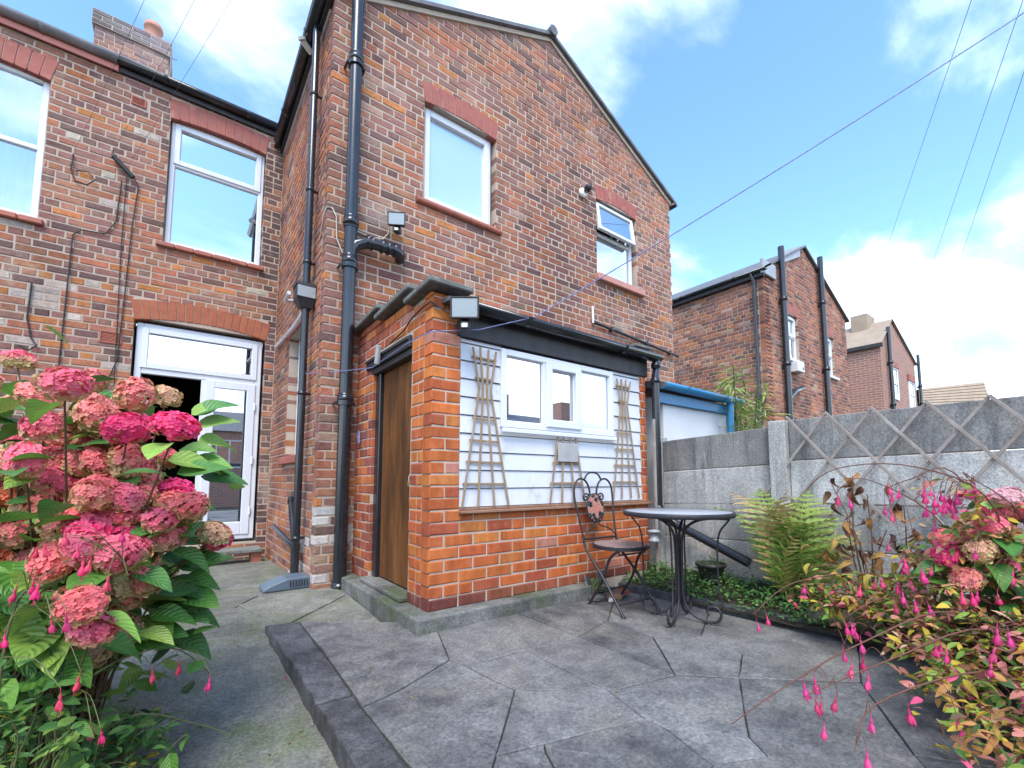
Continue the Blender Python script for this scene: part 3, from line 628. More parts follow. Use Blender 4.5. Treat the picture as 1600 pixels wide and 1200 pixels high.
slab('wall', 'mortar', wing, TS, 0, 2.22, -.3, 5.60, .006, .30, sh); slab('wall', 'mortar', wing, TS, 2.225, 2.519, -.3, 5.60, .006, .10)
br = courses(TW, 0, 5.42, -.02, 6.80, .245, .0815, wingcol, [(w1[0], w1[1], 3.80, 5.03), (WS(1.885), WS(2.855), 5.03, 5.22), (w2[0], w2[1], 3.74, 4.99), (WS(4.55), WS(5.49), 4.99, 5.17), (.40, 2.60, -1, 1.9)], gable_top, deep0=True, deep1=True, seed=2)
br += courses(TS, 0, 2.525-.112, -.06, 5.50, .245, .0815, sidecol, [(1.02, 1.80, 1.10, 2.66)], seed=4)
emit(wing, br, 'brick', 300)
arch(wing, TW, w1[0], w1[1], 4.985, .225, .035, 10, 'arch_red', .035); arch(wing, TW, w2[0], w2[1], 4.945, .215, .04, 10, 'arch_red', .035)
w = window(wing, TW, WS(1.905), WS(2.805), 3.885, 5.00, .075, [(WS(1.905), WS(2.805), 3.885, 5.00, True)], 'glass_frosted')
m = MB(TW)
for i in range(5): m.tube([(WS(1.82)+i*.216, -.012, 3.845), (WS(1.82)+(i+1)*.216-.004, -.012, 3.845)], .036, 10); m.box(WS(1.82)+i*.216, WS(1.82)+(i+1)*.216-.004, -.01, .10, 3.82, 3.878)
m.build('sill', 'terracotta', w)
w = window(wing, TW, WS(4.57), WS(5.44), 3.84, 4.96, .075, [(WS(4.57), WS(5.44), 3.84, 4.50, False), (WS(4.57), WS(5.44), 4.50, 4.96, False)])
Tv = TW @ Matrix.Translation((0, .055, 4.93)) @ Matrix.Rotation(-.14, 4, 'X')
m = MB(Tv); bars(m, WS(4.60), WS(5.41), -.43, 0, .05, -.03, .02); vs_ = m.build('vent_sash', 'upvc', w); m = MB(Tv); m.box(WS(4.645), WS(5.365), -.008, -.002, -.385, -.045); m.build('pane', 'glass', vs_)
m = MB(TW); m.box(WS(4.53), WS(5.575), -.07, .10, 3.735, 3.83, .01); m.build('sill', 'salmon_paint', w)
# side window
m = MB(TS); bars(m, 1.03, 1.79, 1.21, 2.57, .06, .10, .16); m.box(1.03, 1.79, .105, .155, 2.05, 2.11, .005); w = m.build('window', 'upvc', wing)
m = MB(TS); m.box(1.08, 1.74, .125, .13, 1.26, 2.52); m.build('pane', 'glass', w)
m = MB(TS)
for i in range(4): m.box(.93+i*.24, .93+(i+1)*.24-.004, -.055, .10, 1.115, 1.195, .008)
m.build('sill', 'arch_red', w); m = MB(TS); m.box(.90, 1.92, -.006, .12, 2.585, 2.72, .006); m.build('lintel', 'arch_red', w)
# roof
m = MB()
for x0, z0, x1, z1 in ((.83, 5.555, 3.702, 6.875), (3.702, 6.875, 6.50, 5.555)):
    m.add([(x, y, z+t) for y in (4.03, 9.0) for (x, z) in ((x0, z0), (x1, z1)) for t in (0, .045)], [(0, 2, 3, 1), (4, 5, 7, 6), (0, 4, 6, 2), (1, 3, 7, 5), (0, 1, 5, 4), (2, 6, 7, 3)])
m.build('roof', 'slate', wing)
m = MB()
for x0, z0, x1, z1 in ((.93, 5.54, 3.702, 6.815), (3.702, 6.815, 6.40, 5.54)):
    m.add([(x, y, z+t) for y in (4.075, 4.13) for (x, z) in ((x0, z0), (x1, z1)) for t in (0, .055)], [(0, 2, 3, 1), (4, 5, 7, 6), (0, 4, 6, 2), (1, 3, 7, 5), (0, 1, 5, 4), (2, 6, 7, 3)])
m.build('verge_mortar', 'mortar_pale', wing)
m = MB(); m.tube([(3.702, 4.0, 6.92), (3.702, 9.0, 6.92)], .07, 8); m.build('ridge_tile', 'slate', wing)
gutter('gutter', 'black_gloss', wing, (.865, 4.02, 5.585), (.865, 6.50, 5.585), .062)
gutter('gutter', 'black_gloss', wing, (6.45, 4.02, 5.56), (6.45, 6.50, 5.56), .05)
m = MB(); m.box(.905, .945, 4.08, 6.6, 5.49, 5.62); m.build('fascia', 'black_matt', wing)
m = MB(); m.box(.94, .956, 4.2, 6.6, 5.47, 5.50); m.build('fascia', 'upvc', wing)

# ================================================================== OUTHOUSE
oh = thing('outhouse', 'small orange brick outhouse with white clad front and brown plank door', 'outhouse', (2.4, 3.3, 0))
TO = frame((1.28, 2.583), (1, 0)); OX = lambda x: x-1.28
TD = frame((1.28, 4.095), (0, -1)); OY = lambda y: 4.095-y
slab('wall', 'mortar_pale', oh, TO, .012, 2.238, .02, 2.185, .005, .11, [(OX(1.50), OX(3.447), .735, 3)])
slab('wall', 'mortar_pale', oh, TD, 0, 1.40, .02, 2.15, .005, .11, [(OY(3.68), OY(2.895), .14, 1.975)])
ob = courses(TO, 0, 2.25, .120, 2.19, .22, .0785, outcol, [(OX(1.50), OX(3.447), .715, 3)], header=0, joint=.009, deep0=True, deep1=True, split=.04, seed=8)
def parapet(z, a, b):
    return (a, b) if z < 2.15 else ((a, OY(2.88)) if z < 2.23 else (a, OY(3.45)))
ob += courses(TD, 0, 1.512-.112, .120, 2.30, .22, .0785, outsidecol, [(OY(3.68), OY(2.895), .15, 1.98)], parapet, header=0, joint=.009, split=.18, seed=9)
emit(oh, ob, 'smooth', 300)
# stepped parapet copings
for i, (y0, y1, z) in enumerate(((4.09, 3.44, 2.315), (3.50, 2.83, 2.265), (2.905, 2.48, 2.195))):
    slope = -.085
    Tc = Matrix.Translation((1.28, (y0+y1)/2, z)) @ Matrix.Rotation(-.05, 4, 'X'); m = MB(Tc); m.box(-.07, .26, -(y0-y1)/2, (y0-y1)/2, 0, .042, .008); m.build('coping_stone', 'coping', oh)
m = MB(); m.box(1.29, 1.39, 2.62, 4.09, 2.15, 2.20); m.build('parapet_fill', 'mortar_pale', oh)
m = MB(); m.add([(1.35, 2.48, 2.14), (3.62, 2.48, 2.14), (3.62, 4.09, 2.30), (1.35, 4.09, 2.30), (1.35, 2.48, 2.11), (3.62, 2.48, 2.11), (3.62, 4.09, 2.27), (1.35, 4.09, 2.27)], [(0, 1, 2, 3), (7, 6, 5, 4), (0, 4, 5, 1), (1, 5, 6, 2), (2, 6, 7, 3), (3, 7, 4, 0)]); m.build('roof', 'slate', oh)
# door
m = MB(TD); m.box(OY(3.68), OY(3.585), .03, .10, .165, 1.86, .006); m.box(OY(2.915), OY(2.895), .045, .10, .165, 1.86, .004); m.build('door_frame', 'black_gloss', oh)
m = MB(TD); m.box(OY(3.80), OY(2.895), -.02, .06, 1.885, 1.975, .006); m.box(OY(3.72), OY(2.90), .0, .08, 1.835, 1.883, .005); m.box(OY(3.78), OY(2.90), -.035, .02, 1.94, 1.965, .004); m.build('door_head', 'black_matt', oh)
m = MB(TD); m.box(OY(3.582), OY(2.918), .075, .095, .175, 1.835); dd = m.build('door', 'black_matt', oh)
n = 7; wdt = (3.582-2.918)/n
for i in range(n):
    m = MB(TD); m.box(OY(3.582)+i*wdt+.0025, OY(3.582)+(i+1)*wdt-.0025, .060+random.uniform(0, .003), .074, .172, 1.838, .004); m.build('plank', 'door_wood', dd)
m = MB(TD); s = OY(2.955); m.box(s-.012, s+.03, .045, .06, .985, 1.03, .003); m.box(s-.02, s+.02, .035, .047, .965, .99, .003); m.tube([(s-.005, .04, .99), (s-.012, .03, .965), (s-.008, .03, .94)], .006, 6); m.build('hasp', 'steel', dd)
m = MB(TD); m.box(s-.028, s+.006, .022, .045, .895, .94, .006); m.build('padlock', 'brass', dd)
m = MB(TD); m.box(OY(4.09), OY(3.6), -.0, .005, .1, .101); 
Tw = Matrix.Translation((1.225, 3.42, 1.94)) @ Matrix.Rotation(.28, 4, 'X'); m = MB(Tw); m.box(-.012, .012, -.03, .03, -.075, .075, .003); m.build('wooden_turn_block', 'board_grey', oh)
# concrete apron
m = MB(); m.prism([(1.16, 2.475), (2.64, 2.475), (2.64, 2.60), (1.30, 2.60), (1.30, 4.09), (1.15, 4.09)], -.08, .125); ap = m.build('apron', 'apron', oh)
bv = ap.modifiers.new('bevel', 'BEVEL'); bv.width = .012; bv.segments = 2
m = MB(TD); m.box(OY(3.70), OY(2.88), -.06, .08, .125, .163, .01); m.build('threshold', 'apron', oh)
# cladding
BZ = [.762+i*.1255 for i in range(10)]
for i, z in enumerate(BZ):
    z1 = min(z+.1255, 1.925)
    segs = [(1.502, 3.445)] if (z1 <= 1.33 or z >= 1.91) else [(1.502, 1.845), (3.045, 3.445)]
    if z < 1.33 < z1: segs = [(1.502, 1.845), (3.045, 3.445)]; m = MB(TO); m.box(OX(1.846), OX(3.044), .012, .03, z+.001, 1.318, .002); m.build('cladding_board', 'white_board', oh)
    for a, b in segs:
        m = MB(TO); e = random.uniform(0, .002)
        m.add([(OX(a), .006+e, z+.003), (OX(b), .006+e, z+.003), (OX(b), .014+e, z1-.012), (OX(a), .014+e, z1-.012), (OX(b), .022, z1-.002), (OX(a), .022, z1-.002), (OX(b), .03, z+.003), (OX(a), .03, z+.003), (OX(b), .03, z1-.002), (OX(a), .03, z1-.002)],
              [(0, 1, 2, 3), (3, 2, 4, 5), (7, 6, 1, 0), (5, 4, 8, 9), (0, 3, 5, 9, 7), (1, 6, 8, 4, 2)]); m.build('cladding_board', 'white_board', oh)
m = MB(TO); m.box(OX(1.50), OX(3.447), .033, .05, .70, 2.1); m.build('cladding_backing', 'black_matt', oh)
w = window(oh, TO, OX(1.835), OX(3.055), 1.322, 1.905, -.012, [(OX(1.835), OX(2.255), 1.322, 1.905, False), (OX(2.255), OX(2.64), 1.322, 1.905, True), (OX(2.64), OX(3.055), 1.322, 1.905, False, 'glass_frosted')], fw=.05)
m = MB(TO); m.box(OX(1.83), OX(3.06), -.035, -.013, 1.285, 1.318, .005); m.build('sill', 'upvc', w)
m = MB(TO); m.box(OX(1.495), OX(3.56), -.035, .03, .722, .742, .004); m.box(OX(1.50), OX(3.53), -.012, .03, .743, .760, .003); m.build('sill_board', 'brown_board', oh)
m = MB(TO); m.box(OX(1.47), OX(3.55), -.012, .02, 1.925, 2.10, .003); m.build('fascia', 'black_matt', oh)
gutter('gutter', 'black_gloss', oh, (1.46, 2.505, 2.135), (3.64, 2.505, 2.125), .062)
m = MB(); m.box(3.43, 3.60, 2.62, 2.80, 2.10, 2.215, .008); cpp = m.build('end_pier', 'white_wall', oh)
m = MB(); m.add([(3.40, 2.58, 2.215), (3.64, 2.58, 2.215), (3.64, 2.84, 2.215), (3.40, 2.84, 2.215), (3.40, 2.58, 2.24), (3.64, 2.58, 2.24), (3.64, 2.84, 2.24), (3.40, 2.84, 2.24), (3.52, 2.71, 2.285)], [(3, 2, 1, 0), (0, 1, 5, 4), (1, 2, 6, 5), (2, 3, 7, 6), (3, 0, 4, 7), (4, 5, 8), (5, 6, 8), (6, 7, 8), (7, 4, 8)]); m.build('pier_cap', 'coping', cpp)
m = MB(); m.box(3.42, 3.53, 2.70, 4.09, 0, 2.1); m.build('wall', 'white_wall', oh)
# ================================================================== PIPES AND FIXTURES
def collar(m, p, r, h=.05, n=12, axis=(0, 0, 1)):
    a = Vector(axis); p = Vector(p); m.tube([p-a*h/2, p-a*h*.3, p-a*h*.29, p+a*h*.29, p+a*h*.3, p+a*h/2], [r*.96, r*.96, r*1.04, r*1.04, r*.96, r*.96], n)
def clip(parent, p, wall, r, mat='black_gloss'):
    """pipe bracket: a ring plus two lugs back to the wall"""
    p = Vector(p); d = (Vector(wall)-p); L = d.length; d.normalize(); s = Vector((0, 0, 1)).cross(d); m = MB()
    m.tube([p-Vector((0, 0, .02)), p+Vector((0, 0, .02))], r+.006, 12)
    for k in (-1, 1):
        q = p+s*k*(r+.012); m.tube([q-d*.01, q+d*L], .012, 6)
    m.build('pipe_bracket', mat, parent)
sp = thing('soil_pipe', 'thick glossy black soil pipe with a side branch, beside the outhouse door', 'pipe', (1.15, 4.0, .02))
m = MB(); m.tube([(1.15, 4.0, 0), (1.15, 4.0, 7.4)], .056, 16); m.build('pipe', 'black_gloss', sp)
for z, h in ((4.92, .10), (3.30, .11), (2.93, .11), (1.66, .10), (.04, .08)):
    m = MB(); collar(m, (1.15, 4.0, z), .066, h, 16); m.build('collar', 'black_gloss', sp)
for z in (4.86, 2.88, 1.62): clip(sp, (1.15, 4.0, z), (1.15, 4.09, z), .066)
m = MB(); m.tube([(1.15, 4.0, 3.02), (1.20, 3.995, 3.10), (1.27, 3.99, 3.14), (1.36, 3.985, 3.155), (1.55, 3.985, 3.16), (1.60, 3.995, 3.155), (1.645, 4.03, 3.15), (1.66, 4.10, 3.15)], .052, 14); bp = m.build('branch_pipe', 'black_gloss', sp)
for x in (1.30, 1.345, 1.44, 1.50, 1.565): m = MB(); collar(m, (x, 3.985, 3.157), .061, .028, 14, (1, 0, 0)); m.build('collar', 'black_gloss', bp)
dp = thing('rainwater_pipe', 'slim black rainwater pipe with a grey hopper head at the corner of the brick wing', 'pipe', (.885, 4.45, .05))
m = MB(); m.tube([(.90, 4.50, 5.56), (.885, 4.45, 5.40), (.885, 4.45, 2.72)], .034, 12); m.build('pipe', 'black_gloss', dp)
m = MB(); m.tube([(.885, 4.45, 2.55), (.885, 4.45, .06)], .034, 12); m.build('pipe', 'black_gloss', dp)
m = MB(); m.tube([(.885, 4.45, 2.575), (.885, 4.45, 2.46)], .026, 12); m.build('steel_collar', 'steel', dp)
for z in (4.75, 3.75, 3.02, 1.75, .42):
    m = MB(); collar(m, (.885, 4.45, z), .040, .035); m.tube([(.90, 4.45, z), (.955, 4.45, z)], .014, 6); m.build('pipe_bracket', 'black_gloss', dp)
hp = [(-.095, -.075), (.07, -.075), (.07, .09), (-.095, .09)]
m = MB(Matrix.Translation((.885, 4.44, 0))); lo = [(-.055, -.04), (.05, -.04), (.05, .05), (-.055, .05)]
m.add([(x, y, 2.56) for x, y in lo]+[(x, y, 2.64) for x, y in hp]+[(x, y, 2.755) for x, y in hp]+[(x*1.08, y*1.08, 2.757) for x, y in hp]+[(x*1.08, y*1.08, 2.785) for x, y in hp], [(3, 2, 1, 0)]+[(a*4+i, a*4+(i+1) % 4, a*4+4+(i+1) % 4, a*4+4+i) for a in range(4) for i in range(4)]+[(16, 17, 18, 19)]); hop = m.build('hopper_head', 'black_matt', dp)
m = MB(); m.box(.795, .95, 4.355, 4.362, 2.645, 2.75, .002); m.build('hopper_front', 'hopper_grey', hop)
wp = thing('waste_pipes', 'pair of short black waste pipes elbowing into the drain at the wing wall', 'pipe', (.90, 4.7, .05))
m = MB(); m.tube([(.90, 5.75, .42), (.89, 4.60, .33), (.885, 4.52, .29), (.885, 4.52, .05)], .026, 10); m.build('pipe', 'black_gloss', wp)
m = MB(); m.tube([(.93, 5.0, .76), (.89, 4.56, .40), (.885, 4.52, .30)], .028, 10); m.build('pipe', 'black_gloss', wp); m = MB(); m.tube([(.93, 4.98, .745), (.925, 4.95, .72)], .034, 10); m.build('collar', 'black_gloss', wp)
# grey drain cover
dc = thing('drain_cover', 'blue grey plastic wedge shaped drain cover at the foot of the rainwater pipe', 'drain cover', (.83, 4.32, .02))
m = MB(); pr_ = [(.60, .02), (.60, .045), (.66, .075), (.78, .115), (.96, .12), (.97, .02)]
vs = [(x, y, z) for y in (4.19, 4.42) for x, z in pr_]; n = 6; m.add(vs, [tuple(range(n)), tuple(range(n, 2*n))[::-1]]+[(i, i+n, (i+1) % n+n, (i+1) % n) for i in range(n)]); cv = m.build('cover', 'plastic_grey', dc); b_ = cv.modifiers.new('bevel', 'BEVEL'); b_.width = .014; b_.segments = 3
for i in range(7): m = MB(); x = .80+i*.022; m.box(x, x+.008, 4.183, 4.187, .045, .10); m.build('slot', 'black_matt', dc)
op = thing('outhouse_downpipe', 'black downpipe at the right end of the white cladding, ending in a diagonal run', 'pipe', (3.575, 2.50, .6))
m = MB(); m.tube([(3.60, 2.505, 2.09), (3.60, 2.505, 1.99), (3.575, 2.50, 1.93), (3.57, 2.50, 1.85), (3.57, 2.50, .68)], .036, 12); m.build('pipe', 'black_gloss', op)
m = MB(); m.tube([(3.57, 2.50, .70), (3.58, 2.45, .60), (3.60, 2.30, .53), (3.60, 1.72, .30)], .038, 12); m.build('pipe', 'black_gloss', op)
for z in (2.03, 1.88, .69): m = MB(); collar(m, (3.585 if z > 1.9 else 3.57, 2.502, z), .043, .05); m.build('collar', 'black_gloss', op)
gp = thing('wall_waste_pipe', 'thin black waste pipe running down across the gable above the outhouse gutter', 'pipe', (5.4, 4.06, 3.0))
m = MB(); m.tube([(4.43, 4.06, 3.10), (5.2, 4.05, 3.04), (6.42, 4.05, 2.95)], .022, 8); m.build('pipe', 'black_gloss', gp); m = MB(); m.tube([(4.43, 4.07, 3.32), (4.43, 4.06, 3.08)], .016, 8); m.build('overflow_pipe', 'upvc', gp)
for x in (4.8, 5.6, 6.2): m = MB(); m.box(x-.012, x+.012, 4.03, 4.094, 3.0-(x-5.4)*.07, 3.06-(x-5.4)*.07); m.build('pipe_bracket', 'black_matt', gp)

def floodlight(name, label, loc, rz, tilt, sc, body='black_matt'):
    t = thing(name, label, 'floodlight', loc); B = Matrix.Translation(loc) @ Matrix.Rotation(rz, 4, 'Z') @ Matrix.Scale(sc, 4); T = B @ Matrix.Rotation(tilt, 4, 'X')
    m = MB(T); m.add([(x*a, y, z*b) for (y, a, b) in ((-.055, 1, 1), (.0, .95, .95), (.06, .45, .5)) for x, z in ((-.1, -.075), (.1, -.075), (.1, .075), (-.1, .075))], [(0, 1, 2, 3), (11, 10, 9, 8)]+[(k*4+i, k*4+4+i, k*4+4+(i+1) % 4, k*4+(i+1) % 4) for k in (0, 1) for i in range(4)]); m.build('housing', body, t)
    m = MB(T); bars(m, -.105, .105, -.08, .08, .012, -.066, -.05, .003); m.build('bezel', body, t)
    m = MB(T); m.box(-.092, .092, -.060, -.056, -.068, .068); m.build('glass', 'glass_lamp', t)
    m = MB(B); m.box(-.035, .035, .0, .06, -.135, -.07, .008); m.box(-.03, .03, .05, .11, -.12, .0, .006); m.build('bracket', body, t)
    m = MB(B); m.box(-.032, .032, -.055, .02, -.165, -.105, .012); se = m.build('sensor', body, t); m = MB(B); m.box(-.022, .022, -.062, -.054, -.155, -.122, .006); m.build('sensor_lens', 'lamp_white', se)
    return t
floodlight('floodlight', 'small black floodlight on the gable wall, above the soil pipe branch', (1.585, 3.985, 3.47), -.55, .12, .80)
floodlight('floodlight', 'large black floodlight with square glass on the outhouse corner, beside the gutter', (1.447, 2.44, 2.055), -.62, .10, .88)
rl = thing('wall_lamp', 'small round white bulkhead lamp left of the far gable window', 'lamp', (4.27, 4.05, 4.90))
TL = Matrix.Translation((4.27, 4.09, 4.90)) @ Matrix.Rotation(pi/2, 4, 'X'); m = MB(TL); m.lathe([(.0, 0), (.062, 0), (.066, .02), (.06, .04), (.0, .045)], 16); m.build('base', 'lamp_white', rl)
m = MB(Matrix.Translation((4.30, 4.03, 4.93)) @ Matrix.Rotation(.5, 4, 'Y') @ Matrix.Rotation(.9, 4, 'X')); m.lathe([(.0, 0), (.045, 0), (.052, .04), (.04, .08), (0, .09)], 14); m.build('hood', 'black_matt', rl)
cm = thing('white_bracket', 'small white plastic fitting on the wing gutter behind the rainwater pipe', 'fitting', (.86, 4.72, 5.50))
m = MB(); m.tube([(.80, 4.70, 5.50), (.90, 4.76, 5.47)], .03, 10); m.tube([(.79, 4.69, 5.52), (.80, 4.70, 5.50)], .04, 10); m.build('body', 'lamp_white', cm); m = MB(); m.tube([(.90, 4.76, 5.47), (.955, 4.76, 5.47)], .018, 8); m.build('arm', 'hopper_grey', cm)

# cables
def cable(name, label, pts, r, mat, cat='cable', group=None, n=6):
    m = MB(); m.tube(pts, r, n); return tag(m.build(name, mat), label, cat, group)
yw = 6.605
cable('wall_cable', 'black cable hanging in a loop on the upper left of the terrace wall', [(-1.11, yw, 4.54), (-1.12, yw, 4.35), (-1.08, yw, 4.24), (-.98, yw-.02, 4.22), (-.92, yw-.02, 4.30), (-.98, yw-.01, 4.38), (-1.08, yw, 4.36)], .007, 'cable_black')
cable('wall_cable', 'black cable dropping from the junction clip past the orange air vent', [(-.74, yw-.02, 4.62), (-.60, yw-.02, 4.47), (-.55, yw, 4.40), (-.58, yw, 3.9), (-.60, yw, 3.0), (-.62, yw, 2.3), (-.72, yw, 1.9)], .006, 'cable_black')
cable('wall_cable', 'thin black cable running straight down left of the white door', [(-.66, yw, 4.46), (-.66, yw, 3.6), (-.64, yw, 2.6), (-.62, yw, 1.6)], .005, 'cable_black')
cable('wall_cable', 'black cable bending in from the left and dropping to the hydrangea', [(-.70, yw, 4.40), (-.72, yw, 3.9), (-.80, yw, 3.72), (-1.00, yw, 3.70), (-1.06, yw, 3.62), (-1.07, yw, 2.8), (-1.08, yw, 1.9)], .007, 'cable_black')
cable('wall_cable', 'short curled black cable end low on the terrace wall', [(-1.33, yw, 3.0), (-1.34, yw, 2.62), (-1.30, yw, 2.42), (-1.25, yw-.02, 2.34), (-1.30, yw-.03, 2.28), (-1.38, yw-.02, 2.32)], .008, 'cable_black')
cl = thing('cable_clip', 'dark cable clamp on the terrace wall where the overhead wires meet', 'clamp', (-.68, 6.58, 4.55)); m = MB(); m.tube([(-.78, 6.57, 4.64), (-.60, 6.57, 4.46)], .028, 8); m.build('body', 'cable_black', cl); m = MB(); m.tube([(-.78, 6.57, 4.64), (-.80, 6.60, 4.72)], .01, 6); m.build('hook', 'cable_black', cl)
for a, b, lab in (((-1.11, 6.59, 4.54), (.62, .2, 4.25), 'leftmost of the three overhead wires above the terrace gutter'), ((-.78, 6.58, 4.73), (.78, .2, 4.25), 'middle one of the three overhead wires above the terrace gutter'), ((-.65, 6.58, 4.60), (.95, .2, 4.25), 'rightmost of the three overhead wires above the terrace gutter')):
    A, B = Vector(a), Vector(b); cable('overhead_wire', lab, [A.lerp(B, t)-Vector((0, 0, .10*4*t*(1-t))) for t in np.linspace(0, 1, 14)], .0013, 'line_dark', 'wire', 'overhead wires on the left')
cable('cable', 'cream cable looping round the wing corner to the soil pipe', [(.955, 4.30, 3.2), (.94, 4.12, 3.36), (.955, 4.085, 3.42), (1.0, 4.08, 3.43), (1.04, 4.08, 3.36), (1.05, 4.08, 3.15), (1.10, 4.06, 3.02)], .006, 'cable_cream')
cable('cable', 'cream cable running from the soil pipe up to the small floodlight', [(1.20, 4.075, 3.28), (1.38, 4.08, 3.27), (1.48, 4.08, 3.29), (1.53, 4.08, 3.36), (1.54, 4.05, 3.44)], .006, 'cable_cream')
cable('white_pipe', 'white overflow pipe slanting along the wing side wall above its window', [(.93, 6.35, 2.66), (.92, 5.2, 2.60), (.92, 4.62, 2.62)], .022, 'upvc', 'pipe'); cable('white_pipe', 'short white pipe stub poking from the wing side wall beside the hopper', [(.95, 5.35, 2.95), (.84, 5.25, 2.90), (.83, 5.0, 2.90)], .022, 'upvc', 'pipe')
cable('cable', 'black cable looped under the outhouse coping to the large floodlight', [(1.262, 3.25, 2.00), (1.262, 3.0, 2.03), (1.258, 2.85, 2.08), (1.255, 2.66, 2.10), (1.265, 2.575, 2.11), (1.36, 2.55, 2.06)], .006, 'cable_black')
W0, W1, W2 = Vector((1.252, 4.02, 1.90)), Vector((1.27, 2.575, 1.92)), Vector((2.04, 2.44, 2.14))
pts = [Vector((.90, 4.40, 1.93)), Vector((1.09, 3.94, 1.89)), Vector((1.245, 3.6, 1.875)), Vector((1.24, 2.9, 1.90)), Vector((1.262, 2.572, 1.905)), Vector((1.60, 2.50, 1.97)), W2]; END = Vector((3.82, .1, 3.71)); END2 = W2+(END-W2)*1.4
cable('washing_line', 'blue washing line stretched from the outhouse gutter up over the patio', pts+[W2.lerp(END2, t)-Vector((0, 0, .05*4*t*(1-t))) for t in np.linspace(.08, 1, 12)], .0038, 'line_blue', 'line')
kn = thing('line_knot', 'knot of blue string on the wall by the soil pipe', 'string', (1.25, 3.93, 1.3)); m = MB()
for k in range(4): m.tube([(1.262, 3.95+.03*cos(a+k), 1.32+.06*sin(a*1.3+k)) for a in np.linspace(0, 4, 9)], .004, 5)
m.build('string', 'line_blue', kn)
for a, b, lab in (((12.4, 1.0, 10.6), (24.9, 5.3, 11.0), 'leftmost of the three thin wires crossing the sky on the right'), ((13.1, .4, 10.4), (26.6, 4.2, 10.1), 'middle one of the three thin wires crossing the sky on the right'), ((13.3, .4, 9.3), (27.6, 3.4, 10.4), 'rightmost of the three thin wires crossing the sky on the right')):
    A, B = Vector(a), Vector(b); cable('telephone_wire', lab, [A.lerp(B, t) for t in (-.8, 0, .5, 1.0)], .006, 'line_dark', 'wire', 'thin wires in the sky', 5)

# door step
st = thing('door_step', 'weathered plank step resting on two bricks below the white door', 'step', (.45, 6.35, -.06))
m = MB(); m.box(-.15, .86, 6.15, 6.48, .085, .125, .006); m.build('plank', 'apron', st)
for x in (.32, .80): m = MB(); m.box(x-.05, x+.06, 6.2, 6.43, -.07, .084, .006); m.build('brick', 'terracotta', st)

# ================================================================== TRELLISES ON THE CLADDING
def lath(parent, T, pts, w=.016, y=-.012, mat='grey_wood', name='lath', th=.010):
    m = MB(T)
    for (a, b) in zip(pts, pts[1:]):
        a, b = Vector((a[0], 0, a[1])), Vector((b[0], 0, b[1])); d = (b-a); L = d.length; ang = atan2(d.x, d.z)
        m2 = MB((T if T else Matrix()) @ Matrix.Translation((a.x, y, a.z)) @ Matrix.Rotation(ang, 4, 'Y')); m2.box(-w/2, w/2, -th/2, th/2, -.004, L+.004, .002); o = len(m.v); m.v += m2.v; m.f += [tuple(i+o for i in f) for f in m2.f]; m.sm += m2.sm
    return m.build(name, mat, parent)
def rung_ends(tops, waist, bots, z):
    P = [tops[0], waist[0], bots[0]], [tops[-1], waist[-1], bots[-1]]
    f = lambda L: next(a[0]+(b[0]-a[0])*(a[1]-z)/(a[1]-b[1]) for a, b in zip(L, L[1:]) if a[1] >= z >= b[1])
    return f(P[0])-.012, f(P[1])+.012
TP = frame((0, 2.583), (1, 0))
t1 = thing('fan_trellis', 'tall fan trellis on the white cladding left of the outhouse window', 'trellis', (1.70, 2.57, .77), 'trellises on the white cladding')
A1 = [[(1.590, 1.860), (1.643, 1.58), (1.513, .762)], [(1.649, 1.868), (1.674, 1.58), (1.640, .762)], [(1.719, 1.863), (1.708, 1.57), (1.774, .762)], [(1.784, 1.858), (1.737, 1.58), (1.898, .762)]]
for L in A1: lath(t1, TP, L, .015)
for z in (1.80, 1.655, 1.513, 1.37, 1.217, 1.069, .92): a, b = rung_ends([x[0] for x in A1], [x[1] for x in A1], [x[2] for x in A1], z); lath(t1, TP, [(a, z), (b, z-.003)], .014, -.003, name='rung')
t3 = thing('fan_trellis', 'tall fan trellis on the white cladding at its right end by the downpipe', 'trellis', (3.2, 2.57, .77), 'trellises on the white cladding')
A3 = [[(3.099, 1.847), (3.150, 1.62), (3.027, .787)], [(3.161, 1.849), (3.176, 1.62), (3.138, .785)], [(3.224, 1.849), (3.207, 1.62), (3.265, .785)], [(3.287, 1.84), (3.236, 1.62), (3.380, .785)]]
for L in A3: lath(t3, TP, L, .014)
for z in (1.791, 1.655, 1.51, 1.363, 1.219, 1.076, .928): a, b = rung_ends([x[0] for x in A3], [x[1] for x in A3], [x[2] for x in A3], z); lath(t3, TP, [(a, z), (b, z)], .014, -.003, name='rung')
t2 = thing('fan_trellis', 'short fan trellis with a square grey board, below the outhouse window', 'trellis', (2.48, 2.57, .77), 'trellises on the white cladding')
A2 = [[(2.378, 1.280), (2.292, .768)], [(2.439, 1.280), (2.418, .768)], [(2.511, 1.280), (2.55, .768)], [(2.576, 1.280), (2.672, .768)]]
for L in A2: lath(t2, TP, L, .016)
for z, e in ((1.078, .035), (.92, .06)): k = (1.28-z)/.512; lath(t2, TP, [(2.378-.086*k-.01, z), (2.576+.096*k+.01, z)], .016, -.003, name='rung')
m = MB(TP); m.box(2.372, 2.592, -.026, -.014, 1.087, 1.234, .004); m.build('board', 'board_grey', t2)

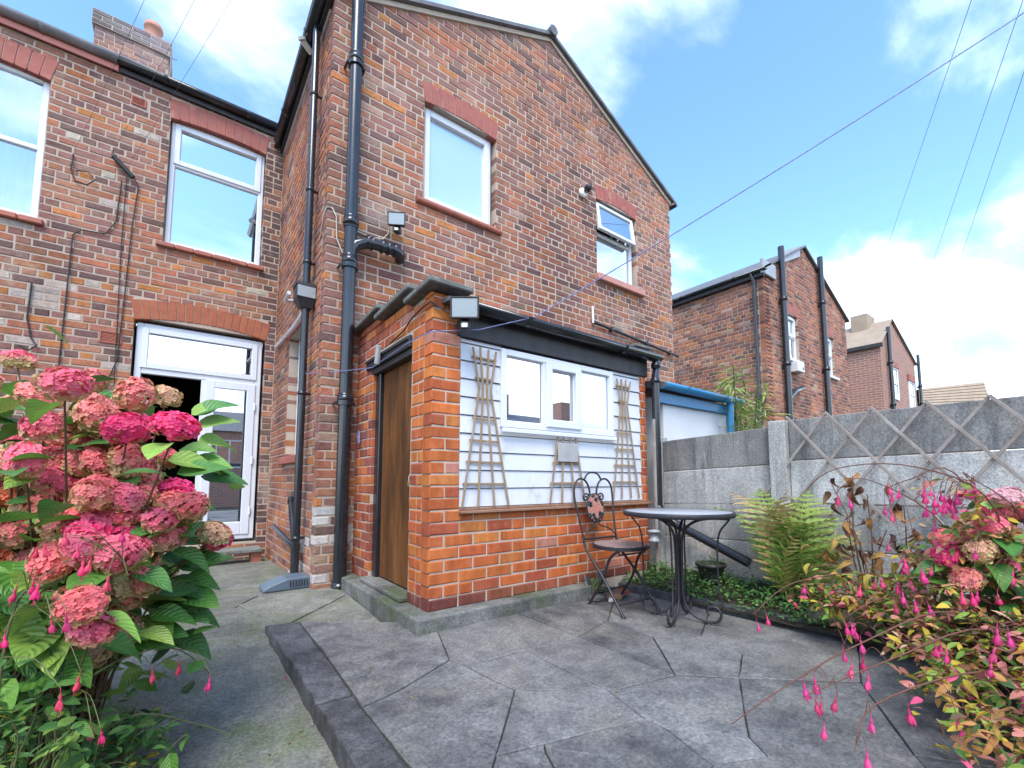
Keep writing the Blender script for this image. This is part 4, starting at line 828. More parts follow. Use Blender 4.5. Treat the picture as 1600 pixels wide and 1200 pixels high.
# ================================================================== CHAIR AND TABLE
def spiral(c, r0, r1, a0, turns, n, ax, az):
    return [Vector(c)+Vector(ax)*((r0+(r1-r0)*k/n)*cos(a0+turns*2*pi*k/n))+Vector(az)*((r0+(r1-r0)*k/n)*sin(a0+turns*2*pi*k/n)) for k in range(n+1)]
def smooth(P, n=6):
    P = [Vector(p) for p in P]; out = []
    for i in range(len(P)-1):
        a, b, c, d = P[max(i-1, 0)], P[i], P[i+1], P[min(i+2, len(P)-1)]
        for k in range(n):
            t = k/n; out.append(.5*((2*b)+(c-a)*t+(2*a-5*b+4*c-d)*t*t+(3*b-a-3*c+d)*t**3))
    return out+[P[-1]]
ch = thing('bistro_chair', 'folding black iron bistro chair with mosaic medallion back, beside the brick wall', 'chair', (2.66, 2.22, 0))
TCH = Matrix.Translation((2.67, 2.205, 0)) @ Matrix.Rotation(-.06, 4, 'Z') @ Matrix.Scale(1.06, 4)
zs = .445; hw = .165
def chp(name, P, r, n=8, mat='iron'): m = MB(TCH); m.tube(P, r, n); return m.build(name, mat, ch)
for s in (-1, 1):
    # back upright sweeping down to the front foot
    chp('leg', smooth([(s*hw, .205, zs+.02), (s*hw, .17, zs-.06), (s*hw*1.02, .02, .235), (s*hw*1.03, -.165, .012)]), .0095)
    chp('leg', smooth([(s*hw*.90, -.12, zs-.02), (s*hw*.90, -.03, zs-.09), (s*hw*.92, .04, .20), (s*hw*.92, .175, .012)]), .0095)
    for y, k in ((-.165, 1.03), (.175, .92)): m = MB(TCH); m.lathe([(.017, 0), (.017, .012), (.011, .02), (0, .021)], 10, (s*hw*k, y, 0)); m.build('foot', 'iron', ch)
    bk = smooth([(s*hw, .205, zs+.02), (s*(hw+.012), .235, zs+.16), (s*(hw+.03), .262, zs+.30), (s*(hw+.022), .272, zs+.405), (s*(hw-.03), .276, zs+.455), (s*(hw-.095), .276, zs+.435), (s*.035, .274, zs+.36), (s*.05, .270, zs+.29)])
    chp('back_frame', bk, .0075)
    chp('scroll', [p for p in spiral((s*.078, .271, zs+.315), .034, .008, pi if s > 0 else 0, -1.3*s, 22, (1, 0, 0), (0, 0, 1))], .0065)
    chp('lower_scroll', smooth([(s*hw, .20, zs+.03), (s*.10, .215, zs+.085), (s*.03, .225, zs+.105), (s*.006, .230, zs+.135)])+spiral((s*.030, .232, zs+.150), .024, .007, pi if s > 0 else 0, -1.2*s, 16, (1, 0, 0), (0, 0, 1)), .005)
chp('back_arch', smooth([(-.085, .276, zs+.452), (-.055, .277, zs+.490), (0, .278, zs+.505), (.055, .277, zs+.490), (.085, .276, zs+.452)]), .007)
chp('stretcher', [(-hw*.92, .11, .115), (hw*.92, .11, .115)], .006); chp('stretcher', [(-hw*1.03, -.12, .075), (hw*1.03, -.12, .075)], .006); chp('cross_bar', [(-hw, .205, zs+.02), (hw, .205, zs+.02)], .008)
# medallion of mosaic tiles
TMd = TCH @ Matrix.Translation((0, .252, zs+.235)) @ Matrix.Rotation(-.12, 4, 'X')
m = MB(TMd); m.tube([(.083*cos(a), 0, .108*sin(a)) for a in np.linspace(0, 2*pi, 33)], .006, 6, False); md = m.build('medallion', 'iron', ch)
m = MB(TMd); m.add([(.08*cos(a), y, .105*sin(a)) for y in (-.003, .004) for a in np.linspace(0, 2*pi, 25)[:-1]], [tuple(range(24)), tuple(range(24, 48))[::-1]]); m.build('grout', 'tile_white', md)
ring = [(0.0, .035, 5), (.039, .060, 9), (.064, .077, 13)]
for q, (r0, r1, n) in enumerate(ring):
    for i in range(n):
        a0, a1 = 2*pi*(i+.06)/n+q*.3, 2*pi*(i+.94)/n+q*.3; m = MB(TMd); P = [(max(r0, .004)*cos(a0), max(r0, .004)*sin(a0)), (r1*cos(a0), r1*sin(a0)), (r1*cos((a0+a1)/2), r1*sin((a0+a1)/2)), (r1*cos(a1), r1*sin(a1)), (max(r0, .004)*cos(a1), max(r0, .004)*sin(a1))]
        m.add([(x, y, z*1.32) for y in (-.007, -.002) for x, z in P], [(0, 1, 2, 3, 4), (9, 8, 7, 6, 5)]+[(k, k+5, (k+1) % 5+5, (k+1) % 5) for k in range(5)]); m.build('mosaic_tile', 'tile_red' if (i+q) % 2 else ('tile_black' if q != 0 else 'tile_red'), md)
# seat
m = MB(TCH); SE = [(.19*cos(a), .195*sin(a)+.01) for a in np.linspace(0, 2*pi, 29)[:-1]]; m.prism(SE, zs-.028, zs-.004); m.build('seat', 'iron', ch)
m = MB(TCH); m.prism([(x*.95, y*.95) for x, y in SE], zs-.0035, zs+.002); m.build('seat_mosaic', 'seat_mosaic', ch)
chp('seat_bracket', [(-.13, -.1, zs-.03), (-.13, -.1, zs-.055), (.13, -.1, zs-.055), (.13, -.1, zs-.03)], .005)

tb = thing('bistro_table', 'round bistro table with grey mosaic top on scrolled black iron legs', 'table', (2.78, 1.80, 0))
B_ = Matrix.Translation((2.78, 1.80, 0))
m = MB(B_); m.lathe([(0, .698), (.338, .698), (.360, .700), (.365, .706), (.365, .726), (.360, .732), (.348, .732), (.348, .726), (0, .726)], 48); m.build('rim', 'iron', tb)
m = MB(B_); m.lathe([(0, .731), (.346, .731), (.3465, .727)], 48); m.build('mosaic_top', 'table_mosaic', tb)
for k in range(4):
    a = radians(16+90*k); R_ = B_ @ Matrix.Rotation(a, 4, 'Z')
    m = MB(R_); m.tube(smooth([(.20, 0, .688), (.13, 0, .672), (.065, 0, .63), (.028, 0, .56), (.020, 0, .40), (.020, 0, .20), (.035, 0, .11), (.09, 0, .045), (.17, 0, .018), (.235, 0, .03), (.258, 0, .075), (.235, 0, .115), (.19, 0, .115), (.172, 0, .085), (.19, 0, .065)]), .0092, 8); lg = m.build('leg', 'iron', tb)
    m = MB(R_ @ Matrix.Rotation(.12, 4, 'Z')); m.tube(smooth([(.325, 0, .688), (.30, 0, .655), (.262, 0, .60), (.245, 0, .50), (.243, 0, .35), (.246, 0, .22), (.262, 0, .14), (.268, 0, .09)]), .006, 8); m.build('outer_rod', 'iron', lg)
    m = MB(R_); m.lathe([(.018, 0), (.018, .007), (.010, .012)], 10, (.18, 0, 0)); m.build('foot', 'iron', lg)
    m = MB(R_); m.tube([(.18, 0, .688), (.33, 0, .688)], .006, 6); m.build('top_strap', 'iron', lg)

# ================================================================== FENCE
fe = thing('concrete_fence', 'grey concrete post and panel fence along the right of the patio', 'fence', (3.70, .8, 0))
TF = frame((3.69, 2.62), (0, -1)); FS = lambda y: 2.62-y       # looks towards the patio (-x)
def fpost(y, z, w=.115, d=.11, x=0):
    m = MB(TF); m.box(FS(y)-w/2, FS(y)+w/2, -.03, d, -.2, z, .008); m.build('post', 'fence_concrete', fe)
fpost(2.57, 1.36, .06); fpost(1.50, 1.40, .125)
fpost(-.20, 1.42, .125)
def fpanel(y0, y1, zb0, zb1, zt0, zt1, mat, y=.02):
    m = MB(TF); a, b = FS(y0), FS(y1); e = .002; c = .006
    m.add([(a, y, zb0+e), (b, y, zb1+e), (b, y, zt1-e), (a, y, zt1-e+zt0-zt1), (a, y+.05, zb0+e), (b, y+.05, zb1+e), (b, y+.05, zt1-e), (a, y+.05, zt0-e)], [(0, 1, 2, 3), (7, 6, 5, 4), (0, 4, 5, 1), (2, 6, 7, 3), (0, 3, 7, 4), (1, 5, 6, 2)]); o = m.build('panel', mat, fe)
    q = o.modifiers.new('bevel', 'BEVEL'); q.width = .007; q.segments = 2
Z0 = [-.2, .125, .425, .720, 1.022, 1.316]; Z1 = [-.2, .16, .46, .757, 1.065, 1.363]
Z2 = [-.2, .16, .465, .775, 1.09, 1.405]; Z3 = [-.2, .16, .47, .785, 1.125, 1.415]
for i in range(5):
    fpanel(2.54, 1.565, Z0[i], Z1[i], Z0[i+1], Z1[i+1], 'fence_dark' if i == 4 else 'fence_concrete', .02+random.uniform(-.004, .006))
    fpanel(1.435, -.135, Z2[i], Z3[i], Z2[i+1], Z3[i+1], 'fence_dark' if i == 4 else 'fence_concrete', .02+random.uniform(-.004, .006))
    fpanel(-.265, -1.9, Z3[i], Z3[i], Z3[i+1], Z3[i+1], 'fence_dark' if i == 4 else 'fence_concrete')
la = thing('lattice_trellis', 'expanding diamond lattice trellis of grey laths along the fence top', 'trellis', (3.65, .7, .8))
TLT = frame((3.655, 2.62), (0, -1)); topn = [1.421, 1.164, .903, .631, .364, .10, -.16, -.42]
for i, y in enumerate(topn):
    lath(la, TLT, [(FS(y), 1.42), (FS(y-.56), .68)], .019, 0, 'lattice_wood', 'lath', .009)
    L = .56 if y < 1.2 else .56*(1.445-y)/.56
    if L > .05: lath(la, TLT, [(FS(y), 1.425), (FS(y+L), 1.425-.745*L/.56)], .019, .011, 'lattice_wood', 'lath', .009)
bs = thing('bird_feeder', 'small pale metal feeder hanging on the fence post behind the table', 'feeder', (3.40, 2.44, .40))
m = MB(); m.lathe([(.0, .11), (.055, .10), (.058, .085), (.035, .08), (.035, .03), (.05, .02), (.05, .0), (0, 0)], 14, (3.40, 2.44, .40)); m.build('body', 'hopper_grey', bs); m = MB(); m.tube([(3.40, 2.44, .50), (3.40, 2.44, .72)], .003, 5); m.build('wire', 'steel', bs)
m = MB(); m.box(3.45, 3.47, 2.44, 2.465, .0, 1.50, .004); tag(m.build('timber_stake', 'lattice_wood'), 'thin weathered timber stake between the downpipe and the fence', 'stake')

# ================================================================== NEIGHBOURS
nb = thing('neighbour_outhouse', 'white rendered outhouse with bright blue gutter beyond the fence', 'outhouse', (4.4, 3.3, 0))
m = MB(); m.box(3.80, 5.02, 2.583, 4.08, -.2, 1.78); m.build('wall', 'white_wall', nb)
m = MB(); m.box(3.66, 5.05, 2.545, 2.58, 1.695, 1.80, .004); m.build('fascia', 'blue_paint', nb)
gutter('gutter', 'blue_paint', nb, (3.66, 2.49, 1.875), (5.16, 2.49, 1.86), .06)
m = MB(); m.tube([(4.96, 2.50, 1.82), (4.96, 2.51, 1.2)], .036, 12); m.build('downpipe', 'blue_paint', nb)
m = MB(); m.add([(3.66, 2.46, 1.88), (5.10, 2.46, 1.88), (5.10, 4.08, 2.2), (3.66, 4.08, 2.2), (3.66, 2.46, 1.82), (5.10, 2.46, 1.82), (5.10, 4.08, 2.1), (3.66, 4.08, 2.1)], [(0, 1, 2, 3), (7, 6, 5, 4), (0, 4, 5, 1), (1, 5, 6, 2), (2, 6, 7, 3), (3, 7, 4, 0)]); m.build('roof', 'slate', nb)
def farpipe(name, label, x, z0, z1, r=.06, y=4.0, branch=None):
    t = thing(name, label, 'pipe', (x, y, z0)); m = MB(); m.tube([(x, y, z0), (x, y, z1)], r, 12); m.build('pipe', 'black_gloss', t)
    for z in np.linspace(z0+.7, z1-1.2, 3): m = MB(); collar(m, (x, y, z), r*1.2, .10); m.tube([(x, y, z-.05), (x, y+.09, z-.05)], r*.8, 8); m.build('collar', 'black_gloss', t)
    if branch: m = MB(); m.tube([(x, y, z0+branch-.2), (x+.3, y-.02, z0+branch), (x+.75, y-.02, z0+branch+.12), (x+.8, 4.1, z0+branch+.12)], r*.85, 10); m.build('branch_pipe', 'black_gloss', t)
far = thing('neighbour_wing', 'next gabled brick wing along the terrace with two soil pipes, beyond the fence', 'house', (12, 4.1, 0))
TF2 = frame((9.75, 4.095), (1, 0)); F2 = lambda x: x-9.75; TF3 = frame((9.75, 6.62), (0, -1))
fw1 = (F2(10.68), F2(11.44), 3.68, 4.74); fw2 = (F2(13.08), F2(13.74), 3.62, 4.68)
slab('wall', 'mortar', far, TF2, .014, 4.986, -.3, 5.42, .006, .30, [fw1, fw2]); slab('wall', 'mortar', far, TF3, 0, 2.519, -.3, 5.42, .006, .25)
m = MB(TF2); m.add([(.006, .006, 5.42), (4.994, .006, 5.42), (2.25, .006, 6.60), (.006, .3, 5.42), (4.994, .3, 5.42), (2.25, .3, 6.60)], [(0, 1, 2), (5, 4, 3), (0, 2, 5, 3), (1, 4, 5, 2)]); m.build('gable', 'mortar', far)
def gt2(z, a, b):
    if z < 5.42: return a, b
    k = min(1, (z-5.42)/1.18); return a+(2.25-a)*k, b-(b-2.25)*k
fb = courses(TF2, 0, 5.0, .9, 6.56, .245, .0815, farcol, [(fw1[0], fw1[1], 3.6, 4.98), (fw2[0], fw2[1], 3.55, 4.92)], gt2, deep0=True, seed=21)
fb += courses(TF3, 0, 2.41, .9, 5.36, .245, .0815, farside, [], seed=22)
emit(far, fb, 'brick', 300)
for f in (fw1, fw2):
    arch(far, TF2, f[0], f[1], f[3]-.03, .22, .06, 8, 'arch_red', .03)
    w = window(far, TF2, f[0], f[1], f[2], f[3], .06, [(f[0], f[1], f[2], f[2]+.55, False), (f[0], f[1], f[2]+.55, f[3], True)]); m = MB(TF2); m.box(f[0]-.06, f[1]+.08, -.06, .08, f[2]-.07, f[2]-.002, .006); m.build('sill', 'white_wall', w)
m = MB()
for x0, z0, x1, z1 in ((9.62, 5.37, 12.0, 6.63), (12.0, 6.63, 14.88, 5.37)):
    m.add([(x, y, z+t) for y in (4.03, 9.0) for (x, z) in ((x0, z0), (x1, z1)) for t in (0, .05)], [(0, 2, 3, 1), (4, 5, 7, 6), (0, 4, 6, 2), (1, 3, 7, 5), (0, 1, 5, 4), (2, 6, 7, 3)])
m.build('roof', 'slate', far)
m = MB(); m.box(9.655, 9.74, 4.05, 6.6, 5.26, 5.37); m.build('fascia', 'black_matt', far); gutter('gutter', 'black_gloss', far, (9.64, 3.98, 5.40), (9.64, 6.6, 5.40), .06)
m = MB(); m.box(9.62, 10.25, 4.03, 4.09, 5.30, 5.62, .01); m.build('flashing', 'hopper_grey', far); m = MB(); m.add([(10.5, 4.05, 5.75), (11.7, 4.05, 6.30), (11.7, 4.05, 6.56), (10.5, 4.05, 6.02)], [(0, 1, 2, 3)]); m.build('flashing', 'hopper_grey', far)
m = MB(TF2); m.box(F2(10.9), F2(11.25), -.16, .0, 3.36, 3.58, .012); bxw = m.build('vent_box', 'white_wall', far); m = MB(TF2); m.tube([(F2(11.17), -.165, 3.45), (F2(11.17), -.16, 3.45)], .03, 10); m.build('outlet', 'black_matt', bxw)
m = MB(TF3); m.box(.12, .30, -.01, .02, 5.05, 5.22, .004); m.build('air_vent', 'hopper_grey', far)
farpipe('soil_pipe', 'left one of the two black soil pipes on the next wing, at its corner', 10.48, 1.3, 6.12, .065, branch=1.6); farpipe('soil_pipe', 'right one of the two black soil pipes on the next wing, between its windows', 12.80, 1.3, 6.60, .065)
t = thing('rainwater_pipe', 'slim dark rainwater pipe on the side wall of the next wing', 'pipe', (9.68, 4.35, 2.6)); m = MB(); m.tube([(9.62, 4.30, 5.36), (9.67, 4.25, 5.2), (9.68, 4.25, 2.7)], .035, 10); m.build('pipe', 'black_gloss', t); m = MB(); m.box(9.60, 9.74, 4.15, 4.33, 2.52, 2.72, .02); m.build('hopper_head', 'black_matt', t); m = MB(); m.tube([(9.68, 4.25, 2.5), (9.68, 4.25, 1.2)], .035, 10); m.build('pipe', 'black_gloss', t)
# third wing and far roof
f3 = thing('far_wing', 'farther brick wing with pale slate roof at the end of the terrace', 'house', (20, 4.2, 0))
m = MB(); m.box(17.9, 22.2, 4.095, 9, -.3, 5.35); m.add([(17.9, 4.095, 5.35), (22.2, 4.095, 5.35), (19.3, 4.095, 6.42)], [(0, 1, 2)]); m.build('wall', 'far_brick', f3)
m = MB(); m.add([(17.8, 4.02, 5.32), (19.3, 4.02, 6.45), (19.3, 9, 6.45), (17.8, 9, 5.32)], [(0, 1, 2, 3)]); m.add([(22.35, 4.02, 5.3), (19.3, 4.02, 6.45), (19.3, 9, 6.45), (22.35, 9, 5.3)], [(3, 2, 1, 0)]); m.build('roof', 'roof_tile', f3)
m = MB(); m.box(17.78, 17.9, 4.0, 9, 5.22, 5.34); m.build('fascia', 'black_matt', f3)
m = MB(); m.box(18.9, 19.7, 4.6, 5.1, 6.1, 6.75, .02); m.build('chimney', 'roof_tile', f3)
for x, z0, z1 in ((18.9, 3.65, 4.75), (21.05, 3.5, 4.55)):
    TFF = frame((x, 4.09), (1, 0)); w = window(f3, TFF, 0, .75, z0, z1, -.03, [(0, .75, z0, z0+.55, False), (0, .75, z0+.55, z1, False)]); m = MB(TFF); m.box(-.06, .81, -.06, -.0, z1+.0, z1+.22); m.build('lintel', 'arch_red', w)
farpipe('soil_pipe', 'black soil pipe on the farthest brick wing', 18.55, 1.3, 6.0, .06); farpipe('soil_pipe', 'pale flue pipe at the right corner of the farthest brick wing', 22.35, 2.5, 5.7, .05)
fr = thing('tiled_house', 'distant house with a tan tiled roof above the fence', 'house', (33, 5, 0))
ra, rb, rc, rd = Vector((31.86, 5.78, 4.95)), Vector((32.6, 5.9, 5.98)), Vector((35.3, 3.7, 6.35)), Vector((34.89, 3.47, 5.05)); bk = Vector((3.2, 4.2, 0))
NR = 7
for i in range(NR):
    a, b = i/NR, (i+1)/NR; nrm = Vector((-.5, -.6, .5))*.03; m = MB(); q0, q1 = ra.lerp(rb, a), rd.lerp(rc, a); q2, q3 = rd.lerp(rc, b), ra.lerp(rb, b)
    m.add([q0+nrm*1.5, q1+nrm*1.5, q2, q3, q0, q1], [(0, 1, 2, 3), (0, 4, 5, 1)]); m.build('tile_course', 'roof_tile', fr)
m = MB(); m.add([rb, rc, rc+bk*.8-Vector((0, 0, 1.2)), rb+bk*.8-Vector((0, 0, 1.2))], [(0, 1, 2, 3)]); m.build('roof', 'roof_tile', fr)
m = MB(); b0 = [Vector((p.x, p.y, 0)) for p in (ra, rd, rd+bk, ra+bk)]; m.add([p+Vector((.1, .2, -.3)) for p in b0]+[p+Vector((.1, .2, 4.98)) for p in b0], [(0, 1, 5, 4), (1, 2, 6, 5), (2, 3, 7, 6), (3, 0, 4, 7)]); m.build('wall', 'far_brick', fr)

# ================================================================== HOUSES ACROSS THE ALLEY (seen mirrored in the panes)
ac = thing('opposite_terrace', 'brick terrace across the alley, seen only mirrored in the window panes', 'house', (4, -11, 0))
m = MB(); m.box(-14, 26, -17, -11, -.3, 3.2); m.build('wall', 'far_brick', ac)
m = MB(); m.add([(-14.2, -10.8, 3.2), (26.2, -10.8, 3.2), (26.2, -14, 4.5), (-14.2, -14, 4.5), (26.2, -17.2, 3.2), (-14.2, -17.2, 3.2)], [(0, 1, 2, 3), (3, 2, 4, 5)]); m.build('roof', 'slate', ac)
for k in range(7):
    TX = frame((-9+k*4.6+2.2, -11.0), (-1, 0)); window(ac, TX, 0, 1.1, 1.5, 2.8, -.05, [(0, .55, 1.5, 2.8, False), (.55, 1.1, 1.5, 2.8, False)])
    m = MB(); m.box(-9+k*4.6-.9, -9+k*4.6-.1, -14.4, -13.6, 4.2, 5.5, .03); m.build('chimney', 'far_brick', ac)
# ================================================================== PLANTS
def leaf_geo(L, W, fold=.25, droop=.35, rows=8, cols=5, wav=.0, base=.62, tip=1.0, r=None):
    V = []; F = []; A = []
    for i in range(rows+1):
        t = i/rows; w = W*.5*(t**base)*((1-t)**tip)*2.15 if 0 < t < 1 else .0008
        y = L*(t-.12*droop*t*t)
        for j in range(cols):
            u = -1+2*j/(cols-1); z = fold*abs(u)*w-droop*L*t*t*.55+(wav*L*sin(t*9+u*2)*abs(u) if wav else 0)
            if r: z += r.uniform(-1, 1)*.004*L/.1
            V.append((u*w, y, z)); A.append((u, t, 0))
    for i in range(rows):
        for j in range(cols-1): a = i*cols+j; F.append((a, a+1, a+cols+1, a+cols))
    return V, F, A
def leaf_mesh(name, mat, *a, **k):
    V, F, A = leaf_geo(*a, **k); me = bpy.data.meshes.new(name); me.from_pydata(V, [], F); me.materials.append(MATS[mat])
    x = me.attributes.new('lf', 'FLOAT_VECTOR', 'POINT'); x.data.foreach_set('vector', np.array(A, dtype=np.float32).ravel()); me.polygons.foreach_set('use_smooth', [True]*len(F)); me.update(); return me
def orient(d, n):
    y = Vector(d).normalized(); x = y.cross(Vector(n))
    if x.length < 1e-4: x = y.cross(Vector((1, .3, .2)))
    x.normalize(); z = x.cross(y); return Matrix((x, y, z)).transposed()
def put_leaf(parent, me, p, d, n, col, s=1.0, name='leaf'): return place(name, me, parent, p, orient(d, n).to_euler(), s, col)
def leaf_stuff(name, parent, items, geos, mat):
    V = []; F = []; C = []; A = []
    for p, d, n, col, s, gi in items:
        g = geos[gi]; R_ = orient(d, n); o = len(V); P = np.array(g[0])*s @ np.array(R_.transposed())+np.array(p)
        V += P.tolist(); F += [tuple(i+o for i in f) for f in g[1]]; C += [(*col, 1)]*len(g[0]); A += g[2]
    return colmesh(name, V, F, C, mat, parent, A, smooth=True)
R = random.Random(5)
def rdir(up=.3):
    a = R.uniform(0, 2*pi); z = R.uniform(-.6, .6)+up; return Vector((cos(a), sin(a), z)).normalized()
TOCAM = lambda p: (CAM-Vector(p)).normalized()
# ---- hydrangea heads
def head_mesh(seed, rad=.082, n=105):
    r = random.Random(seed); V = []; F = []; C = []
    for i in range(n):
        z = 1-1.62*(i+.5)/n; ph = i*2.39996+r.uniform(-.2, .2); q = sqrt(max(0, 1-z*z)); nrm = Vector((q*cos(ph), q*sin(ph), z)); nrm = (nrm+Vector([r.uniform(-.42, .42) for _ in range(3)])).normalized()
        c = Vector((q*cos(ph), q*sin(ph), z*.82))*rad*r.uniform(.84, 1.08); u = nrm.orthogonal().normalized(); v = nrm.cross(u); a0 = r.uniform(0, 2*pi); sz = r.uniform(.0155, .0225)
        tone = min(1, max(0, .56-.50*z+r.uniform(-.14, .14))); g = r.random(); b = r.random()
        for k in range(4):
            a = a0+k*pi/2+r.uniform(-.15, .15); e = u*cos(a)+v*sin(a); f = nrm.cross(e); lift = r.uniform(-.15, .45); o = len(V); wv = r.uniform(.75, 1.05)
            pts = [(0, 0, 0), (.45, .52*wv, .10+lift*.2), (1.0, .48*wv, lift*.6), (1.22, 0, lift*.8), (1.0, -.48*wv, lift*.6), (.45, -.52*wv, .10+lift*.2), (.65, 0, -.06+lift*.25)]
            V += [tuple(c+(e*p[0]+f*p[1]+nrm*p[2])*sz) for p in pts]; F += [(o, o+1, o+6), (o+1, o+2, o+6), (o+2, o+3, o+6), (o+3, o+4, o+6), (o+4, o+5, o+6), (o+5, o, o+6)]
            tt = min(1, max(0, tone+r.uniform(-.08, .08))); C += [(tt, g, b, 1)]*7
    me = bpy.data.meshes.new('flower_head')
    me.from_pydata(V, [], F); me.materials.append(MATS['petal']); at = me.attributes.new('Col', 'FLOAT_COLOR', 'POINT'); at.data.foreach_set('color', np.array(C, dtype=np.float32).ravel()); me.update(); return me
HEADS = [head_mesh(s, n=n) for s, n in ((1, 105), (2, 115), (3, 95), (4, 110), (5, 100), (6, 120))]
HC = {'h': (.88, .045, .20, .30), 'p': (.84, .14, .22, .54), 'r': (.84, .16, .17, .60), 't': (.68, .34, .22, .90), 'm': (.82, .20, .19, .70), 'o': (.84, .21, .09, .50), 'w': (.76, .42, .45, .42), 'g': (.30, .34, .10, 1.0)}
HLEAF = [leaf_mesh('leaf', 'leaf_obj', .140, .108, f, d, 8, 5, w) for f, d, w in ((.25, .35, .012), (.35, .6, .016), (.15, .2, .01), (.45, .75, .02))]
GREENS = [(.12, .28, .045), (.18, .37, .06), (.07, .20, .04), (.28, .44, .08), (.10, .26, .055), (.04, .12, .03)]
def hydrangea(label, base, heads, leaves, per, fillc, fillr, nfill, hscale=1.0, stemz=.0):
    t = thing('hydrangea', label, 'shrub', base)
    m = MB(); B = Vector(base)
    for i, h in enumerate(heads):
        p = Vector(h[:3]); q = B+Vector((R.uniform(-.12, .12), R.uniform(-.12, .12), 0)); mid = q.lerp(p, .55)+Vector((0, 0, .12)); s = smooth([q, mid, p-Vector((0, 0, .02))], 5); m.tube(s, [.0045-.002*k/len(s) for k in range(len(s))], 6)
    m.build('stem', 'stem_brown', t)
    for i, h in enumerate(heads):
        p = Vector(h[:3]); out = (p-B); out.z = 0; out = out.normalized() if out.length > .01 else Vector((0, -1, 0))
        nrm = (Vector((0, 0, 1))*.8+out*.35+TOCAM(p)*.55+Vector([R.uniform(-.25, .25) for _ in range(3)])).normalized(); c = list(HC[h[3]]); k = R.uniform(.88, 1.12); c[:3] = [min(1, x*k) for x in c[:3]]
        e = nrm.to_track_quat('Z', 'Y').to_euler(); e.rotate_axis('Z', R.uniform(0, 6.28)); place('flower_head', HEADS[(i*5+2) % 6], t, p, e, (hscale*R.uniform(.85, 1.2), hscale*R.uniform(.85, 1.2), hscale*R.uniform(.75, 1.1)), c)
        for k in range(per if i < 150 else 0):
            a = 2*pi*(k+R.random())/per; d = Vector((cos(a), sin(a), R.uniform(-.35, .25))); q = p-nrm*.075+d*.02
            put_leaf(t, R.choice(HLEAF), q, d, Vector((0, 0, 1))+TOCAM(p)*.4+Vector([R.uniform(-.4, .4) for _ in range(3)]), jit(R.choice(GREENS), R, .2), R.uniform(.8, 1.25))
    for p in leaves:
        p = Vector(p); p += (CAM-p)*.05; d = p-B-Vector((0, 0, .5)); d.z *= .3; d = (d.normalized()+rdir(-.05)*.6+Vector((.45, -.25, -.1))); put_leaf(t, R.choice(HLEAF), p-d.normalized()*.05, d, Vector((0, 0, 1))+TOCAM(p)*.7, jit(R.choice(GREENS[:5]), R, .15), R.uniform(1.0, 1.4))
    items = []; geos = [leaf_geo(.12, .08, .3, .5, 5, 3), leaf_geo(.11, .07, .2, .3, 5, 3)]
    for _ in range(nfill):
        v = Vector([R.gauss(0, .45) for _ in range(3)]); p = Vector(fillc)+Vector((v.x*fillr[0], v.y*fillr[1], v.z*fillr[2]))
        if p.z < .03: p.z = R.uniform(.03, .2)
        items.append((p, rdir(-.1), Vector((0, 0, 1))+rdir(0)*.5, jit(R.choice(GREENS), R, .2), R.uniform(.8, 1.2), R.randrange(2)))
    if items: leaf_stuff('inner_leaves', t, items, geos, 'leaf_attr')
    return t
HL = [(-0.518, 2.489, 1.403, 'p'), (-0.26, 1.69, 1.205, 'p'), (-0.568, 2.678, 1.254, 't'), (-0.348, 1.984, 1.112, 'p'), (-0.537, 2.537, 1.093, 'p'), (-0.152, 2.463, 1.267, 'w'), (-0.052, 2.155, 1.267, 't'), (-0.133, 1.823, 1.106, 'h'), (-0.015, 1.694, 1.11, 'h'), (-0.264, 2.111, 1.049, 't'), (-0.358, 1.887, 1.005, 'p'), (-0.048, 2.177, 1.031, 'r'), (-0.312, 1.975, 0.945, 'p'), (-0.11, 2.005, 0.96, 'r'), (-0.434, 2.159, 0.897, 'o'), (-0.258, 2.026, 0.903, 'p'), (-0.127, 1.842, 0.891, 'p'), (-0.007, 1.842, 0.863, 'm'), (-0.42, 2.252, 0.824, 'm'), (-0.51, 2.557, 0.719, 'g'), (-0.277, 2.148, 0.791, 'm'), (-0.087, 1.907, 0.815, 'm'), (0.125, 2.02, 0.735, 'h'), (-0.347, 2.442, 0.655, 'p'), (-0.132, 1.747, 0.729, 'p'), (-0.069, 1.826, 0.636, 'm'), (-0.185, 1.636, 0.619, 'r'), (-0.037, 2.453, 0.555, 't'), (-0.194, 1.945, 0.407, 't'), (-0.412, 2.318, 0.161, 'r'), (-0.38, 2.084, 1.217, 'm'), (-0.226, 1.975, 1.154, 'm'), (-0.468, 2.177, 0.955, 'p'), (-0.183, 2.078, 0.791, 'r'), (-0.534, 2.194, 1.259, 'p'), (-0.514, 2.115, 1.045, 'p'), (-0.502, 2.132, 0.806, 'm'), (-0.213, 2.187, 0.98, 'r')]
